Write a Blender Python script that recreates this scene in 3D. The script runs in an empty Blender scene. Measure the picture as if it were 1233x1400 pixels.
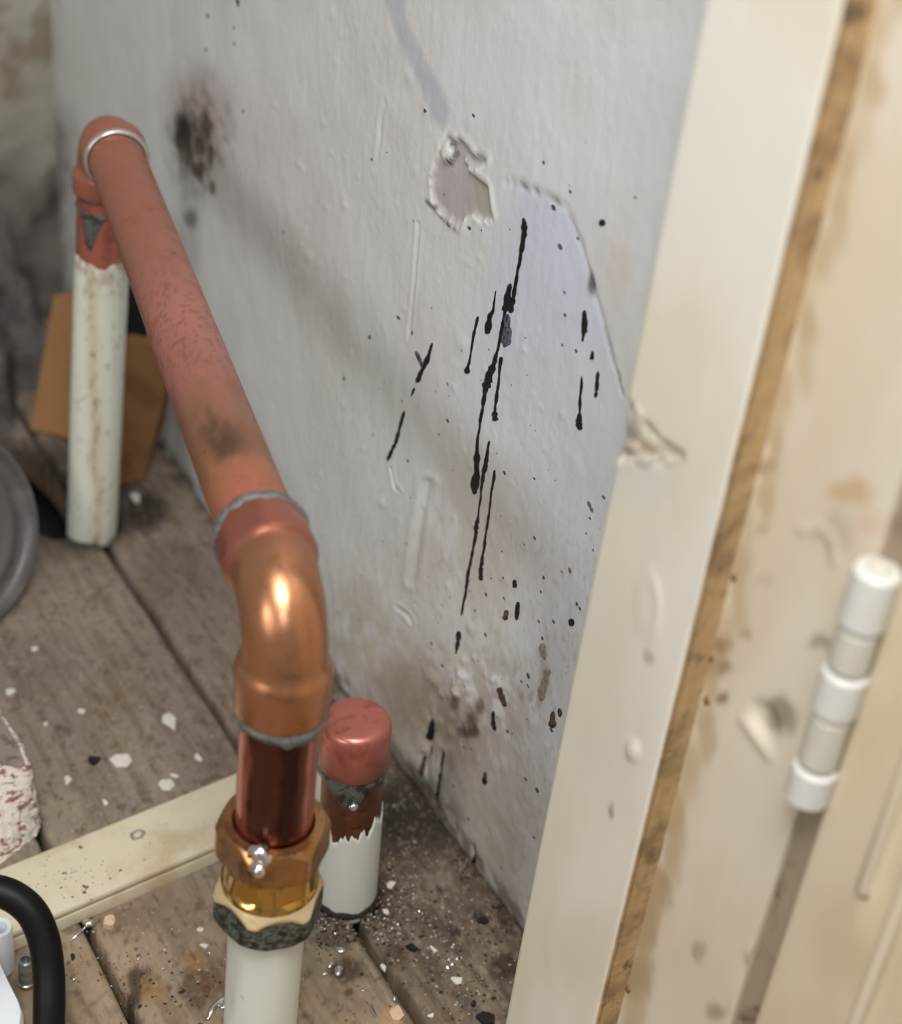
import bpy, math, random
import numpy as np
from mathutils import Vector, Matrix

# ------------------------------------------------------------------ camera, world, lights, exposure
MM = 0.001
FOC = 2300.0                                   # focal length in pixels of the 1233 x 1400 frame
CAMB = np.array([[0.85844, -0.21286, 0.46667], [-0.50151, -0.53918, 0.6766], [0.1076, -0.81485, -0.5696]])
CAMP = np.array([-357.37, 0.0, 606.61])        # millimetres; x = 0 is the wall, z = 0 the floor
scene = bpy.context.scene
COL = scene.collection

cam = bpy.data.cameras.new('camera')
cam.sensor_fit = 'VERTICAL'
cam.sensor_height = 24.0
cam.lens = FOC / 1400.0 * 24.0
cam.clip_start = 0.01
cam.dof.use_dof = True
cam.dof.focus_distance = 0.70
cam.dof.aperture_fstop = 4.4
camo = bpy.data.objects.new('camera', cam)
COL.objects.link(camo)
_m = Matrix.Identity(4)
for _r in range(3):
    _m[_r][0] = CAMB[_r, 0]; _m[_r][1] = -CAMB[_r, 1]; _m[_r][2] = -CAMB[_r, 2]; _m[_r][3] = CAMP[_r] * MM
camo.matrix_world = _m
scene.camera = camo

world = bpy.data.worlds.new('room')
scene.world = world
world.use_nodes = True
world.node_tree.nodes['Background'].inputs[0].default_value = (0.97, 0.985, 1.0, 1)
world.node_tree.nodes['Background'].inputs[1].default_value = 0.22


def area_light(name, loc, target, size, power, color):
    l = bpy.data.lights.new(name, 'AREA')
    l.shape = 'DISK'; l.size = size; l.energy = power; l.color = color
    o = bpy.data.objects.new(name, l); COL.objects.link(o)
    o.location = loc
    o.rotation_euler = (Vector(target) - Vector(loc)).to_track_quat('-Z', 'Y').to_euler()
    return o


def small_light(name, loc, radius, power, color):
    l = bpy.data.lights.new(name, 'POINT')
    l.shadow_soft_size = radius; l.energy = power; l.color = color
    o = bpy.data.objects.new(name, l); COL.objects.link(o); o.location = loc
    return o


area_light('ceiling_lamp', (-0.40, 0.0, 1.2), (-0.1, 0.45, 0.2), 0.45, 10.5, (1.0, 0.985, 0.96))
area_light('side_lamp', (-1.55, -0.02, 0.92), (-0.05, 0.6, 0.15), 0.42, 5.0, (1.0, 0.97, 0.93))
small_light('phone_flash', (-0.376, -0.006, 0.622), 0.004, 0.55, (0.95, 0.97, 1.0))
small_light('phone_flash.001', (-0.366, -0.012, 0.624), 0.004, 0.55, (0.95, 0.97, 1.0))
scene.view_settings.view_transform = 'Standard'
scene.view_settings.look = 'None'
scene.view_settings.exposure = 0.25
scene.view_settings.gamma = 1.0
scene.view_settings.use_curve_mapping = False

# ------------------------------------------------------------------ small maths
rng = np.random.default_rng(7)
random.seed(7)


def ray(px, py):
    return CAMB @ np.array([(px - 616.5) / FOC, (py - 700.0) / FOC, 1.0])


def on_plane(px, py, axis, val):
    """The point (mm) of the plane axis = val that the photograph shows at a pixel."""
    r = ray(px, py)
    return CAMP + r * ((val - CAMP[axis]) / r[axis])


def at_depth(px, py, d):
    return CAMP + ray(px, py) * d


def proj(P):
    v = (np.asarray(P, float) - CAMP) @ CAMB
    return 616.5 + FOC * v[..., 0] / v[..., 2], 700.0 + FOC * v[..., 1] / v[..., 2]


def z_on(x, y, py):
    lo, hi = -300.0, 560.0
    for _ in range(50):
        m = (lo + hi) / 2
        if proj((x, y, m))[1] > py: lo = m
        else: hi = m
    return lo


def _hash(ix, iy, s):
    h = (ix.astype(np.int64) * 374761393 + iy.astype(np.int64) * 668265263 + s * 1442695041) & 0x7fffffff
    h = ((h ^ (h >> 13)) * 1274126177) & 0x7fffffff
    return ((h ^ (h >> 16)) & 0xffff) / 65535.0


def vnoise(x, y, s=0):
    x = np.asarray(x, float); y = np.asarray(y, float)
    ix = np.floor(x); iy = np.floor(y); fx = x - ix; fy = y - iy
    fx = fx * fx * (3 - 2 * fx); fy = fy * fy * (3 - 2 * fy)
    a = _hash(ix, iy, s); b = _hash(ix + 1, iy, s); c = _hash(ix, iy + 1, s); d = _hash(ix + 1, iy + 1, s)
    return (a + (b - a) * fx) * (1 - fy) + (c + (d - c) * fx) * fy


def fbm(x, y, s=0, o=4):
    t = 0; a = 0.5; n = 0
    for k in range(o):
        t = t + a * vnoise(x * 2 ** k + 17.3 * k, y * 2 ** k - 9.1 * k, s + k); n += a; a *= 0.5
    return t / n


def sstep(a, b, x):
    t = np.clip((x - a) / (b - a), 0, 1)
    return t * t * (3 - 2 * t)


def lin(c):
    c = np.asarray(c, float) / 255.0
    return np.where(c <= 0.04045, c / 12.92, ((c + 0.055) / 1.055) ** 2.4)


def C4(r, g, b):
    return (*[float(v) for v in lin((r, g, b))], 1.0)


def inside(px, py, poly):
    """Signed-ish distance mask: positive inside the polygon, in the units of the coordinates."""
    poly = np.asarray(poly, float)
    ins = np.zeros(px.shape, bool); dist = np.full(px.shape, 1e9)
    n = len(poly)
    for i in range(n):
        x0, y0 = poly[i]; x1, y1 = poly[(i + 1) % n]
        c = (y0 > py) != (y1 > py)
        with np.errstate(divide='ignore', invalid='ignore'):
            xi = (x1 - x0) * (py - y0) / (y1 - y0 + 1e-12) + x0
        ins ^= c & (px < xi)
        dist = np.minimum(dist, segdist(px, py, x0, y0, x1, y1))
    return np.where(ins, dist, -dist)


def segdist(px, py, x0, y0, x1, y1):
    dx, dy = x1 - x0, y1 - y0
    t = np.clip(((px - x0) * dx + (py - y0) * dy) / (dx * dx + dy * dy + 1e-9), 0, 1)
    return np.hypot(px - x0 - t * dx, py - y0 - t * dy)


def linedist(px, py, pts):
    d = np.full(px.shape, 1e9)
    for a, b in zip(pts[:-1], pts[1:]):
        d = np.minimum(d, segdist(px, py, a[0], a[1], b[0], b[1]))
    return d


def blob(px, py, x, y, rx, ry, soft=0.5, rot=0.0):
    c, s = math.cos(rot), math.sin(rot)
    u = (px - x) * c + (py - y) * s; v = -(px - x) * s + (py - y) * c
    return 1 - sstep(1 - soft, 1 + soft, np.hypot(u / rx, v / ry))


# ------------------------------------------------------------------ materials
class N:
    def __init__(self, name):
        self.m = bpy.data.materials.new(name); self.m.use_nodes = True
        self.t = self.m.node_tree
        self.b = self.t.nodes['Principled BSDF']
        self.co = self.t.nodes.new('ShaderNodeTexCoord').outputs['Object']

    def link(self, a, b): self.t.links.new(a, b)

    def noise(self, scale, detail=4, rough=0.6, stretch=None, dist=0.0):
        n = self.t.nodes.new('ShaderNodeTexNoise')
        n.inputs['Scale'].default_value = scale; n.inputs['Detail'].default_value = detail
        n.inputs['Roughness'].default_value = rough; n.inputs['Distortion'].default_value = dist
        src = self.co
        if stretch:
            mp = self.t.nodes.new('ShaderNodeMapping'); mp.inputs['Scale'].default_value = stretch
            self.link(src, mp.inputs['Vector']); src = mp.outputs[0]
        self.link(src, n.inputs['Vector'])
        return n.outputs['Fac']

    def ramp(self, src, lo, hi):
        r = self.t.nodes.new('ShaderNodeMapRange'); r.interpolation_type = 'SMOOTHSTEP'
        r.inputs['From Min'].default_value = lo; r.inputs['From Max'].default_value = hi
        self.link(src, r.inputs['Value'])
        return r.outputs['Result']

    def mix(self, fac, a, b):
        n = self.t.nodes.new('ShaderNodeMix'); n.data_type = 'RGBA'
        self.link(fac, n.inputs[0])
        for v, i in ((a, 6), (b, 7)):
            if isinstance(v, tuple): n.inputs[i].default_value = v
            else: self.link(v, n.inputs[i])
        return n.outputs[2]

    def bump(self, src, strength, dist):
        n = self.t.nodes.new('ShaderNodeBump'); n.inputs['Strength'].default_value = strength
        n.inputs['Distance'].default_value = dist
        self.link(src, n.inputs['Height'])
        if self.b.inputs['Normal'].links: self.link(self.b.inputs['Normal'].links[0].from_socket, n.inputs['Normal'])
        self.link(n.outputs[0], self.b.inputs['Normal'])


def mat(name, col, rough=0.6, metal=0.0, layers=(), bumps=(), attr=None, spec=0.5, rlayer=None, coat=0.0):
    n = N(name)
    c = col
    if attr:
        a = n.t.nodes.new('ShaderNodeAttribute'); a.attribute_name = attr; c = a.outputs['Color']
    for (scale, colr, lo, hi, *rest) in layers:
        st = rest[0] if rest else None
        c = n.mix(n.ramp(n.noise(scale, 5, 0.62, st, 0.4), lo, hi), c, colr)
    if isinstance(c, tuple): n.b.inputs['Base Color'].default_value = c
    else: n.link(c, n.b.inputs['Base Color'])
    n.b.inputs['Roughness'].default_value = rough
    if rlayer:
        scale, r0, r1 = rlayer
        mr = n.t.nodes.new('ShaderNodeMapRange'); mr.inputs['From Min'].default_value = 0.35; mr.inputs['From Max'].default_value = 0.65
        mr.inputs['To Min'].default_value = r0; mr.inputs['To Max'].default_value = r1
        n.link(n.noise(scale, 4), mr.inputs['Value']); n.link(mr.outputs[0], n.b.inputs['Roughness'])
    n.b.inputs['Metallic'].default_value = metal
    n.b.inputs['Specular IOR Level'].default_value = spec
    n.b.inputs['Coat Weight'].default_value = coat
    for (scale, strength, dist, *rest) in bumps:
        n.bump(n.noise(scale, 4, 0.6, rest[0] if rest else None), strength, dist)
    return n.m


M = {}
M['plaster'] = mat('painted_plaster', None, 0.5, attr='tint', bumps=((900, 0.25, 0.0005, (1, 1, 0.35)), (160, 0.3, 0.001)), spec=0.4)
M['plain_plaster'] = mat('plain_plaster', C4(204, 204, 203), 0.55, layers=((8, C4(194, 190, 184), 0.45, 0.7),), bumps=((160, 0.3, 0.001),))
M['back'] = mat('grimy_plaster', None, 0.8, attr='tint', bumps=((220, 0.5, 0.002),))
M['board'] = mat('worn_floorboard', None, 0.62, attr='tint', layers=((700, C4(82, 66, 52), 0.60, 0.75, (1, 0.12, 1)), (420, C4(160, 150, 135), 0.70, 0.80)),
                 bumps=((500, 0.5, 0.0008, (1, 0.10, 1)), (900, 0.35, 0.0005)), spec=0.35)
M['void'] = mat('dark_earth', C4(34, 29, 25), 0.95, layers=((60, C4(18, 15, 13), 0.4, 0.6),), bumps=((90, 0.6, 0.01),))
M['cream'] = mat('cream_gloss_paint', None, 0.42, attr='tint', bumps=((120, 0.12, 0.001, (1, 1, 0.2)), (700, 0.1, 0.0004)), spec=0.45)
M['dirt'] = mat('brown_dirt', C4(178, 148, 106), 0.85, layers=((34, C4(140, 114, 80), 0.46, 0.62), (70, C4(104, 84, 58), 0.58, 0.72)), bumps=((260, 0.35, 0.0015),))
M['grime'] = mat('brown_grime', C4(124, 98, 68), 0.9, layers=((200, C4(96, 76, 54), 0.5, 0.65),))
M['copper_run'] = mat('dull_copper', None, 0.42, 0.45, attr='tint', layers=((60, C4(150, 96, 66), 0.54, 0.72), (260, C4(108, 68, 50), 0.62, 0.76)),
                      bumps=((800, 0.12, 0.0004),), rlayer=(60, 0.34, 0.52))
M['copper_elbow'] = mat('bronzed_copper', None, 0.27, 0.8, attr='tint', layers=((70, C4(168, 108, 66), 0.52, 0.72), (110, C4(120, 74, 44), 0.62, 0.76)),
                        bumps=((500, 0.06, 0.0004),), rlayer=(90, 0.24, 0.36))
M['copper_riser'] = mat('bright_copper', None, 0.2, 0.9, attr='tint', layers=((140, C4(104, 62, 46), 0.60, 0.76),),
                        bumps=((300, 0.05, 0.0004, (1, 1, 0.2)),), rlayer=(120, 0.16, 0.30))
M['copper_cap'] = mat('pink_copper', C4(190, 116, 102), 0.36, 0.6, layers=((110, C4(172, 98, 82), 0.5, 0.66),), bumps=((600, 0.1, 0.0004),), rlayer=(80, 0.3, 0.42))
M['solder'] = mat('grey_solder', C4(118, 121, 117), 0.5, 0.3, layers=((260, C4(84, 86, 82), 0.46, 0.62), (420, C4(34, 30, 28), 0.63, 0.7)), bumps=((500, 0.7, 0.001),))
M['solder_pale'] = mat('pale_solder', C4(196, 194, 188), 0.3, 0.8)
M['dark_solder'] = mat('dull_solder', C4(108, 108, 106), 0.42, 0.5, layers=((200, C4(60, 58, 56), 0.45, 0.62),), bumps=((400, 0.8, 0.001),))
M['bright_solder'] = mat('bright_solder', C4(226, 222, 218), 0.18, 1.0, bumps=((500, 0.3, 0.0006),))
M['brass_nut'] = mat('browned_brass', C4(180, 132, 88), 0.26, 0.9, layers=((70, C4(132, 88, 60), 0.5, 0.68), (300, C4(60, 36, 22), 0.66, 0.72)), bumps=((600, 0.12, 0.0004),), rlayer=(120, 0.2, 0.36))
M['brass'] = mat('polished_brass', C4(206, 166, 92), 0.17, 1.0, layers=((150, C4(150, 108, 50), 0.54, 0.7),), bumps=((400, 0.06, 0.0004),))
M['dirty_nut'] = mat('grimy_brass', None, 0.38, 0.35, attr='tint', bumps=((300, 0.5, 0.0012),))
M['brown_stub'] = mat('browned_copper', C4(112, 74, 56), 0.34, 0.7, layers=((90, C4(150, 84, 66), 0.5, 0.66), (200, C4(66, 46, 36), 0.56, 0.7)))
M['frame_plain'] = mat('plain_cream_paint', C4(212, 199, 174), 0.45, bumps=((300, 0.1, 0.0005),))
M['white_pipe'] = mat('old_white_paint', C4(214, 216, 205), 0.42, layers=((45, C4(190, 192, 178), 0.5, 0.72, (1, 1, 0.25)), (120, C4(140, 138, 124), 0.66, 0.78, (1, 1, 0.4))), bumps=((300, 0.2, 0.0006),))
M['far_pipe'] = mat('streaked_white_paint', None, 0.42, attr='tint', bumps=((300, 0.2, 0.0006),))
M['tar'] = mat('black_tar', C4(20, 18, 22), 0.3, bumps=((600, 0.3, 0.0005),), spec=0.5)
M['thin_tar'] = mat('thin_black_smear', C4(98, 94, 108), 0.35, layers=((500, C4(40, 38, 48), 0.45, 0.6),), bumps=((600, 0.3, 0.0005),))
M['fleck'] = mat('dark_fleck', C4(74, 70, 70), 0.5, layers=((40, C4(128, 120, 112), 0.5, 0.62),))
M['rag'] = mat('grey_dust_cloth', C4(96, 89, 86), 0.95, layers=((30, C4(66, 61, 58), 0.45, 0.65), (90, C4(118, 110, 108), 0.6, 0.74)), bumps=((120, 0.6, 0.003),))
M['rust'] = mat('brown_smear', C4(92, 68, 50), 0.55, layers=((500, C4(50, 36, 28), 0.45, 0.6),))
M['grey_smear'] = mat('grey_brown_smear', C4(150, 140, 130), 0.6, layers=((400, C4(122, 110, 100), 0.45, 0.6),))
M['batten'] = mat('cream_batten_paint', C4(204, 193, 168), 0.5, layers=((30, C4(186, 170, 140), 0.48, 0.7), (260, C4(120, 98, 72), 0.67, 0.75), (520, C4(66, 52, 40), 0.715, 0.76)), bumps=((400, 0.25, 0.0006),))
M['block_top'] = mat('weathered_wood', C4(132, 116, 106), 0.75, layers=((180, C4(98, 82, 72), 0.5, 0.66), (300, C4(168, 156, 144), 0.62, 0.72)), bumps=((400, 0.5, 0.001),))
M['block_end'] = mat('flaking_white_paint', C4(208, 200, 188), 0.7, layers=((190, C4(136, 92, 78), 0.54, 0.60, (0.6, 1.3, 1.6)), (380, C4(92, 66, 56), 0.63, 0.69)), bumps=((190, 0.9, 0.003),))
M['hose'] = mat('black_rubber', C4(9, 9, 10), 0.5, bumps=((700, 0.08, 0.0004),), spec=0.25)
M['white_plastic'] = mat('white_plastic', C4(218, 224, 228), 0.35)
M['zinc'] = mat('dull_zinc', C4(168, 170, 166), 0.36, 0.85, layers=((120, C4(120, 122, 118), 0.5, 0.7),), bumps=((500, 0.2, 0.0005),))
M['cardboard'] = mat('brown_cardboard', C4(134, 96, 58), 0.85, layers=((25, C4(110, 76, 44), 0.5, 0.7), (160, C4(98, 66, 38), 0.66, 0.76)), bumps=((200, 0.3, 0.001),))
M['opening_dark'] = mat('opening_black', C4(16, 15, 14), 0.9, bumps=((500, 0.6, 0.001),))
M['grey_lid'] = mat('scuffed_grey_plastic', C4(84, 80, 78), 0.4, layers=((40, C4(104, 98, 96), 0.5, 0.7), (150, C4(54, 52, 50), 0.6, 0.7)), bumps=((200, 0.2, 0.001),))
M['paint_white'] = mat('flaked_white_paint', C4(212, 208, 196), 0.6, layers=((300, C4(184, 178, 162), 0.5, 0.7),))
M['chip_wood'] = mat('pale_wood_chip', C4(206, 180, 150), 0.7, layers=((200, C4(170, 132, 96), 0.5, 0.62),))
M['black_chip'] = mat('black_chip', C4(22, 20, 19), 0.5, bumps=((500, 0.5, 0.001),))
M['grit_dark'] = mat('dark_grit', C4(48, 39, 31), 0.7)
M['grit_pale'] = mat('pale_grit', C4(172, 164, 150), 0.6)
M['grit_brown'] = mat('brown_grit', C4(112, 92, 72), 0.8)
M['rubble'] = mat('grey_rubble', C4(104, 96, 92), 0.9, layers=((40, C4(66, 60, 56), 0.5, 0.68), (120, C4(134, 126, 124), 0.6, 0.72)), bumps=((160, 0.8, 0.003),))
M['white_hinge'] = mat('white_hinge_paint', C4(206, 205, 198), 0.5, layers=((60, C4(196, 190, 172), 0.55, 0.7),), bumps=((160, 0.2, 0.001),))
M['cream_hinge'] = mat('cream_hinge_paint', C4(194, 190, 176), 0.5, bumps=((160, 0.2, 0.001),))
M['shadow_gap'] = mat('dark_door_edge', C4(150, 134, 112), 0.8, layers=((60, C4(96, 80, 64), 0.5, 0.7),))


# ------------------------------------------------------------------ objects
def setp(o, label=None, cat=None, group=None, kind=None):
    if label: o['label'] = label
    if cat: o['category'] = cat
    if group: o['group'] = group
    if kind: o['kind'] = kind
    return o


def empty(name, loc, label=None, cat=None, group=None, kind=None):
    o = bpy.data.objects.new(name, None); COL.objects.link(o)
    o.location = [v * MM for v in loc]; o.empty_display_size = 0.01
    return setp(o, label, cat, group, kind)


class MB:
    """Collects vertices (world mm) and faces into one mesh."""
    def __init__(self): self.v = []; self.f = []; self.mi = []; self.n = 0

    def add(self, verts, faces, mi=0):
        verts = np.asarray(verts, float).reshape(-1, 3)
        self.v.append(verts); self.f.extend([tuple(int(i) + self.n for i in q) for q in faces])
        self.mi.extend([mi] * len(faces)); self.n += len(verts)
        return self

    def build(self, name, mats, parent=None, smooth=True, angle=40.0, tint=None):
        V = np.concatenate(self.v) if self.v else np.zeros((0, 3))
        base = np.array(parent_base(parent)) if parent else V.mean(axis=0)
        if not parent: base[2] = V[:, 2].min()
        me = bpy.data.meshes.new(name)
        me.from_pydata(((V - base) * MM).tolist(), [], self.f)
        mats = mats if isinstance(mats, (list, tuple)) else [mats]
        for m in mats: me.materials.append(m)
        if len(mats) > 1: me.polygons.foreach_set('material_index', self.mi)
        if tint is not None:
            a = me.color_attributes.new('tint', 'FLOAT_COLOR', 'POINT')
            a.data.foreach_set('color', np.concatenate([tint, np.ones((len(tint), 1))], 1).astype(np.float32).ravel())
        me.validate(); me.update()
        me.polygons.foreach_set('use_smooth', [smooth] * len(me.polygons))
        if smooth and angle: me.set_sharp_from_angle(angle=math.radians(angle))
        o = bpy.data.objects.new(name, me); COL.objects.link(o)
        if parent: o.parent = parent
        else: o.location = [v * MM for v in base]
        return o


def parent_base(p):
    b = np.zeros(3)
    while p:
        b += np.array(p.location) / MM; p = p.parent
    return b


def grid_faces(nu, nv, wrap=False):
    f = []
    for i in range(nu - 1):
        for j in range(nv if wrap else nv - 1):
            k = (j + 1) % nv
            f.append((i * nv + j, i * nv + k, (i + 1) * nv + k, (i + 1) * nv + j))
    return f


def frames(pts):
    pts = np.asarray(pts, float)
    t = np.gradient(pts, axis=0); t /= np.linalg.norm(t, axis=1)[:, None]
    up = np.array([0.0, 0, 1]) if abs(t[0][2]) < 0.9 else np.array([1.0, 0, 0])
    a = np.cross(t[0], up); a /= np.linalg.norm(a)
    A = []
    for k in range(len(pts)):
        a = a - t[k] * np.dot(a, t[k]); a /= np.linalg.norm(a); A.append(a)
    A = np.array(A)
    return t, A, np.cross(t, A)


def sweep(mb, pts, rad, seg=40, cap=True, lump=0.0, seed=0, mi=0, radfn=None):
    pts = np.asarray(pts, float); rad = np.broadcast_to(np.asarray(rad, float), (len(pts),))
    t, A, Bn = frames(pts)
    th = np.linspace(0, 2 * np.pi, seg, endpoint=False)
    R = rad[:, None] * np.ones(seg)[None]
    if lump:
        s = np.linspace(0, 1, len(pts))[:, None] * len(pts) * 0.35
        R = R + lump * (fbm(np.cos(th)[None] * 3 + s, np.sin(th)[None] * 3 + s * 0.3, seed) - 0.5) * 2
    if radfn is not None: R = radfn(R, th)
    V = pts[:, None] + R[..., None] * (np.cos(th)[None, :, None] * A[:, None] + np.sin(th)[None, :, None] * Bn[:, None])
    V = V.reshape(-1, 3); F = grid_faces(len(pts), seg, True)
    if cap:
        F.append(tuple(range(seg))[::-1]); F.append(tuple(range(len(V) - seg, len(V))))
    mb.add(V, F, mi)
    return mb


def lathe(mb, origin, axis, prof, seg=64, mi=0, rfn=None, up=None, close=False):
    """prof: (radius, height) pairs along axis from origin; rfn(theta, r, h) may change the radius."""
    axis = np.asarray(axis, float); axis /= np.linalg.norm(axis)
    ref = np.array(up if up is not None else ([1.0, 0, 0] if abs(axis[0]) < 0.9 else [0, 1.0, 0]), float)
    a = ref - axis * np.dot(ref, axis); a /= np.linalg.norm(a); b = np.cross(axis, a)
    th = np.linspace(0, 2 * np.pi, seg, endpoint=False)
    V = []
    for r, h in prof:
        rr = np.full(seg, float(r)) if rfn is None else rfn(th, r, h)
        V.append(np.asarray(origin) + axis * h + rr[:, None] * (np.cos(th)[:, None] * a + np.sin(th)[:, None] * b))
    V = np.concatenate(V); F = grid_faces(len(prof), seg, True)
    if close:
        n = len(prof)
        F += [((n - 1) * seg + j, (n - 1) * seg + (j + 1) % seg, (j + 1) % seg, j) for j in range(seg)]
    else:
        F.append(tuple(range(seg))[::-1]); F.append(tuple(range(len(V) - seg, len(V))))
    mb.add(V, F, mi)
    return mb


def prism(mb, poly, z0, z1, mi=0, bevel=0.0):
    """Vertical prism over a floor polygon (mm), with a small top bevel."""
    poly = np.asarray(poly, float); n = len(poly); c = poly.mean(0)
    rings = [(poly, z0), (poly, z1 - bevel)]
    if bevel: rings.append((c + (poly - c) * (1 - bevel / max(1e-6, np.linalg.norm(poly - c, axis=1).mean())), z1))
    V = np.concatenate([np.column_stack([p, np.full(n, z)]) for p, z in rings])
    F = grid_faces(len(rings), n, True)
    F.append(tuple(range(n))[::-1]); F.append(tuple(range(len(V) - n, len(V))))
    mb.add(V, F, mi)
    return mb


def extrude(mb, prof, O, U, Vv, W, L, mi=0, steps=1):
    """Profile points (a, b) in axes U, Vv, carried from O along W for L."""
    O, U, Vv, W = [np.asarray(k, float) for k in (O, U, Vv, W)]
    n = len(prof)
    base = np.array([O + U * a + Vv * b for a, b in prof])
    V = np.concatenate([base + W * L * k / steps for k in range(steps + 1)])
    F = grid_faces(steps + 1, n, True)
    F.append(tuple(range(n))[::-1]); F.append(tuple(range(len(V) - n, len(V))))
    mb.add(V, F, mi)
    return mb


def solid_grid(P, back):
    """Closed shell: displaced front grid P (nu, nv, 3) with a plain offset back."""
    nu, nv = P.shape[:2]
    F = grid_faces(nu, nv)
    V = P.reshape(-1, 3)
    ring = [(i, 0) for i in range(nu)] + [(nu - 1, j) for j in range(1, nv)] + [(i, nv - 1) for i in range(nu - 2, -1, -1)] + [(0, j) for j in range(nv - 2, 0, -1)]
    idx = [i * nv + j for i, j in ring]
    nb = len(V)
    Bv = V[idx] + np.asarray(back, float)
    m = len(idx)
    F += [(idx[k], nb + k, nb + (k + 1) % m, idx[(k + 1) % m]) for k in range(m)]
    F.append(tuple(nb + k for k in range(m)))
    return np.concatenate([V, Bv]), F, idx


# ================================================================== THE SETTING
# ---- right-hand wall: painted plaster, plane x = 0
PEEL = [(611, 187), (632, 192), (645, 207), (655, 213), (668, 217), (662, 228), (650, 232), (643, 226), (640, 234), (655, 243), (668, 255), (671, 270), (671, 285),
        (676, 297), (665, 302), (655, 298), (648, 292), (634, 299), (627, 314), (618, 306), (604, 292), (594, 280), (591, 268), (591, 240), (597, 222), (602, 207)]
PEELBRIDGE = [(628, 210), (640, 226), (655, 243), (668, 252), (676, 245), (668, 222), (656, 228), (648, 232), (634, 215)]
KNOB = [(604, 205), (612, 190), (618, 200), (622, 212), (617, 220), (608, 221), (603, 212)]
LAV = [(672, 300), (686, 268), (700, 250), (722, 254), (748, 268), (770, 284), (786, 315), (800, 352), (812, 400), (828, 455), (838, 500), (850, 545), (850, 640), (810, 600),
       (780, 700), (560, 700), (520, 500), (640, 330)]
SWATH = [(520, -30), (553, -30), (556, 20), (578, 72), (606, 120), (616, 150), (608, 178), (590, 165), (570, 110), (548, 60), (530, 10)]
LAYER = [(690, 250), (707, 249), (725, 257), (746, 264), (758, 272), (770, 277), (779, 292), (788, 318), (798, 346), (806, 375), (814, 404), (826, 450), (838, 492), (850, 540)]
BUMPS = []
_r = random.Random(3)
for _ in range(230):
    BUMPS.append((_r.uniform(330, 780), _r.uniform(10, 1180), _r.uniform(2.0, 5.0), _r.uniform(0.2, 0.8)))
BUMPS += [(421, 350, 7, 1.2), (523, 688, 7, 1.5), (560, 105, 5, 1), (583, 150, 4, 1), (600, 200, 5, 1), (595, 255, 6, 1.1), (592, 238, 5, 1), (632, 472, 9, 1.0), (455, 20, 5, 0.9)]
ROUGH = [(_r.gauss(628, 20), _r.gauss(935, 26), _r.uniform(3, 8), _r.uniform(0.6, 2.4)) for _ in range(34)]
ROUGH += [(_r.gauss(640, 16), _r.gauss(985, 16), _r.uniform(3, 6), _r.uniform(-1.1, 0.8)) for _ in range(16)]


def wall_survey(Y, Z):
    P = np.stack([np.zeros_like(Y), Y, Z], -1)
    return proj(P)


def wall_x(Y, Z):
    """Relief of the plaster in mm: how far its face lies from x = 0 (negative is towards the room)."""
    u, v = wall_survey(Y, Z)
    d = 2.4 * (fbm(Y / 95, Z / 95, 11, 3) - 0.5) + 0.85 * (fbm(Y / 24, Z / 34, 12, 3) - 0.5) + 0.30 * (fbm(Y / 3.2, Z / 14, 13, 3) - 0.5)
    d = d + 0.5 * (fbm(Y / 9, Z / 9, 14, 2) - 0.5) * sstep(600, 900, v)
    for x, y, r, h in BUMPS + ROUGH:
        sel = (abs(u - x) < 2 * r) & (abs(v - y) < 2.4 * r)
        if sel.any():
            d[sel] -= 0.55 * h * np.exp(-(((u[sel] - x) / r) ** 2 + ((v[sel] - y) / (1.2 * r)) ** 2) * 1.6)
    un = u + 5 * (fbm(Y / 2.5, Z / 2.5, 15, 3) - 0.5); vn = v + 5 * (fbm(Y / 2.5, Z / 2.5, 16, 3) - 0.5)
    pm = np.maximum(inside(un, vn, PEEL), -1e3)
    keep = np.maximum(inside(un, vn, PEELBRIDGE), inside(un, vn, KNOB))
    rec = sstep(-0.5, 2.0, pm) * (1 - sstep(-1.5, 0.5, keep))
    d = d + 1.3 * rec - 0.55 * sstep(-8, -1, pm) * (1 - sstep(-1, 1, pm)) - 0.7 * sstep(-1, 3, inside(un, vn, KNOB))
    ld = linedist(un, v, LAYER)
    d = d + 0.75 * np.exp(-(ld / 2.2) ** 2) + 0.35 * sstep(-3, 3, inside(un, vn, LAV)) * sstep(560, 380, v)
    for pts, w, h in (([(585, 660), (574, 720), (563, 795)], 5, 0.8), ([(572, 305), (567, 380), (558, 465)], 1.8, 0.5), ([(535, 640), (540, 668), (548, 672)], 1.5, 0.7),
                      ([(541, 830), (556, 840), (563, 852)], 2, 0.8), ([(527, 138), (520, 165), (519, 190), (515, 215)], 2, 0.4)):
        dd = linedist(u, v, pts)
        d = d + h * np.exp(-(dd / w) ** 2) - 0.55 * h * np.exp(-((dd - 2.2 * w) / w) ** 2)
    for pts, w in ((( (590, 1000), (587, 1012), (584, 1030), (580, 1050)), 4), (((603, 1030), (598, 1062), (592, 1098)), 3.5), (((645, 1157), (643, 1182)), 3), (((577, 1034), (571, 1062)), 4)):
        d = d + 1.6 * np.exp(-(linedist(u, v, pts) / w) ** 2)
    edge = sstep(12, 0, Z) * (0.6 + fbm(Y / 7, Z / 7, 17, 3))
    d = d + 0.7 * edge
    return d


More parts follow.
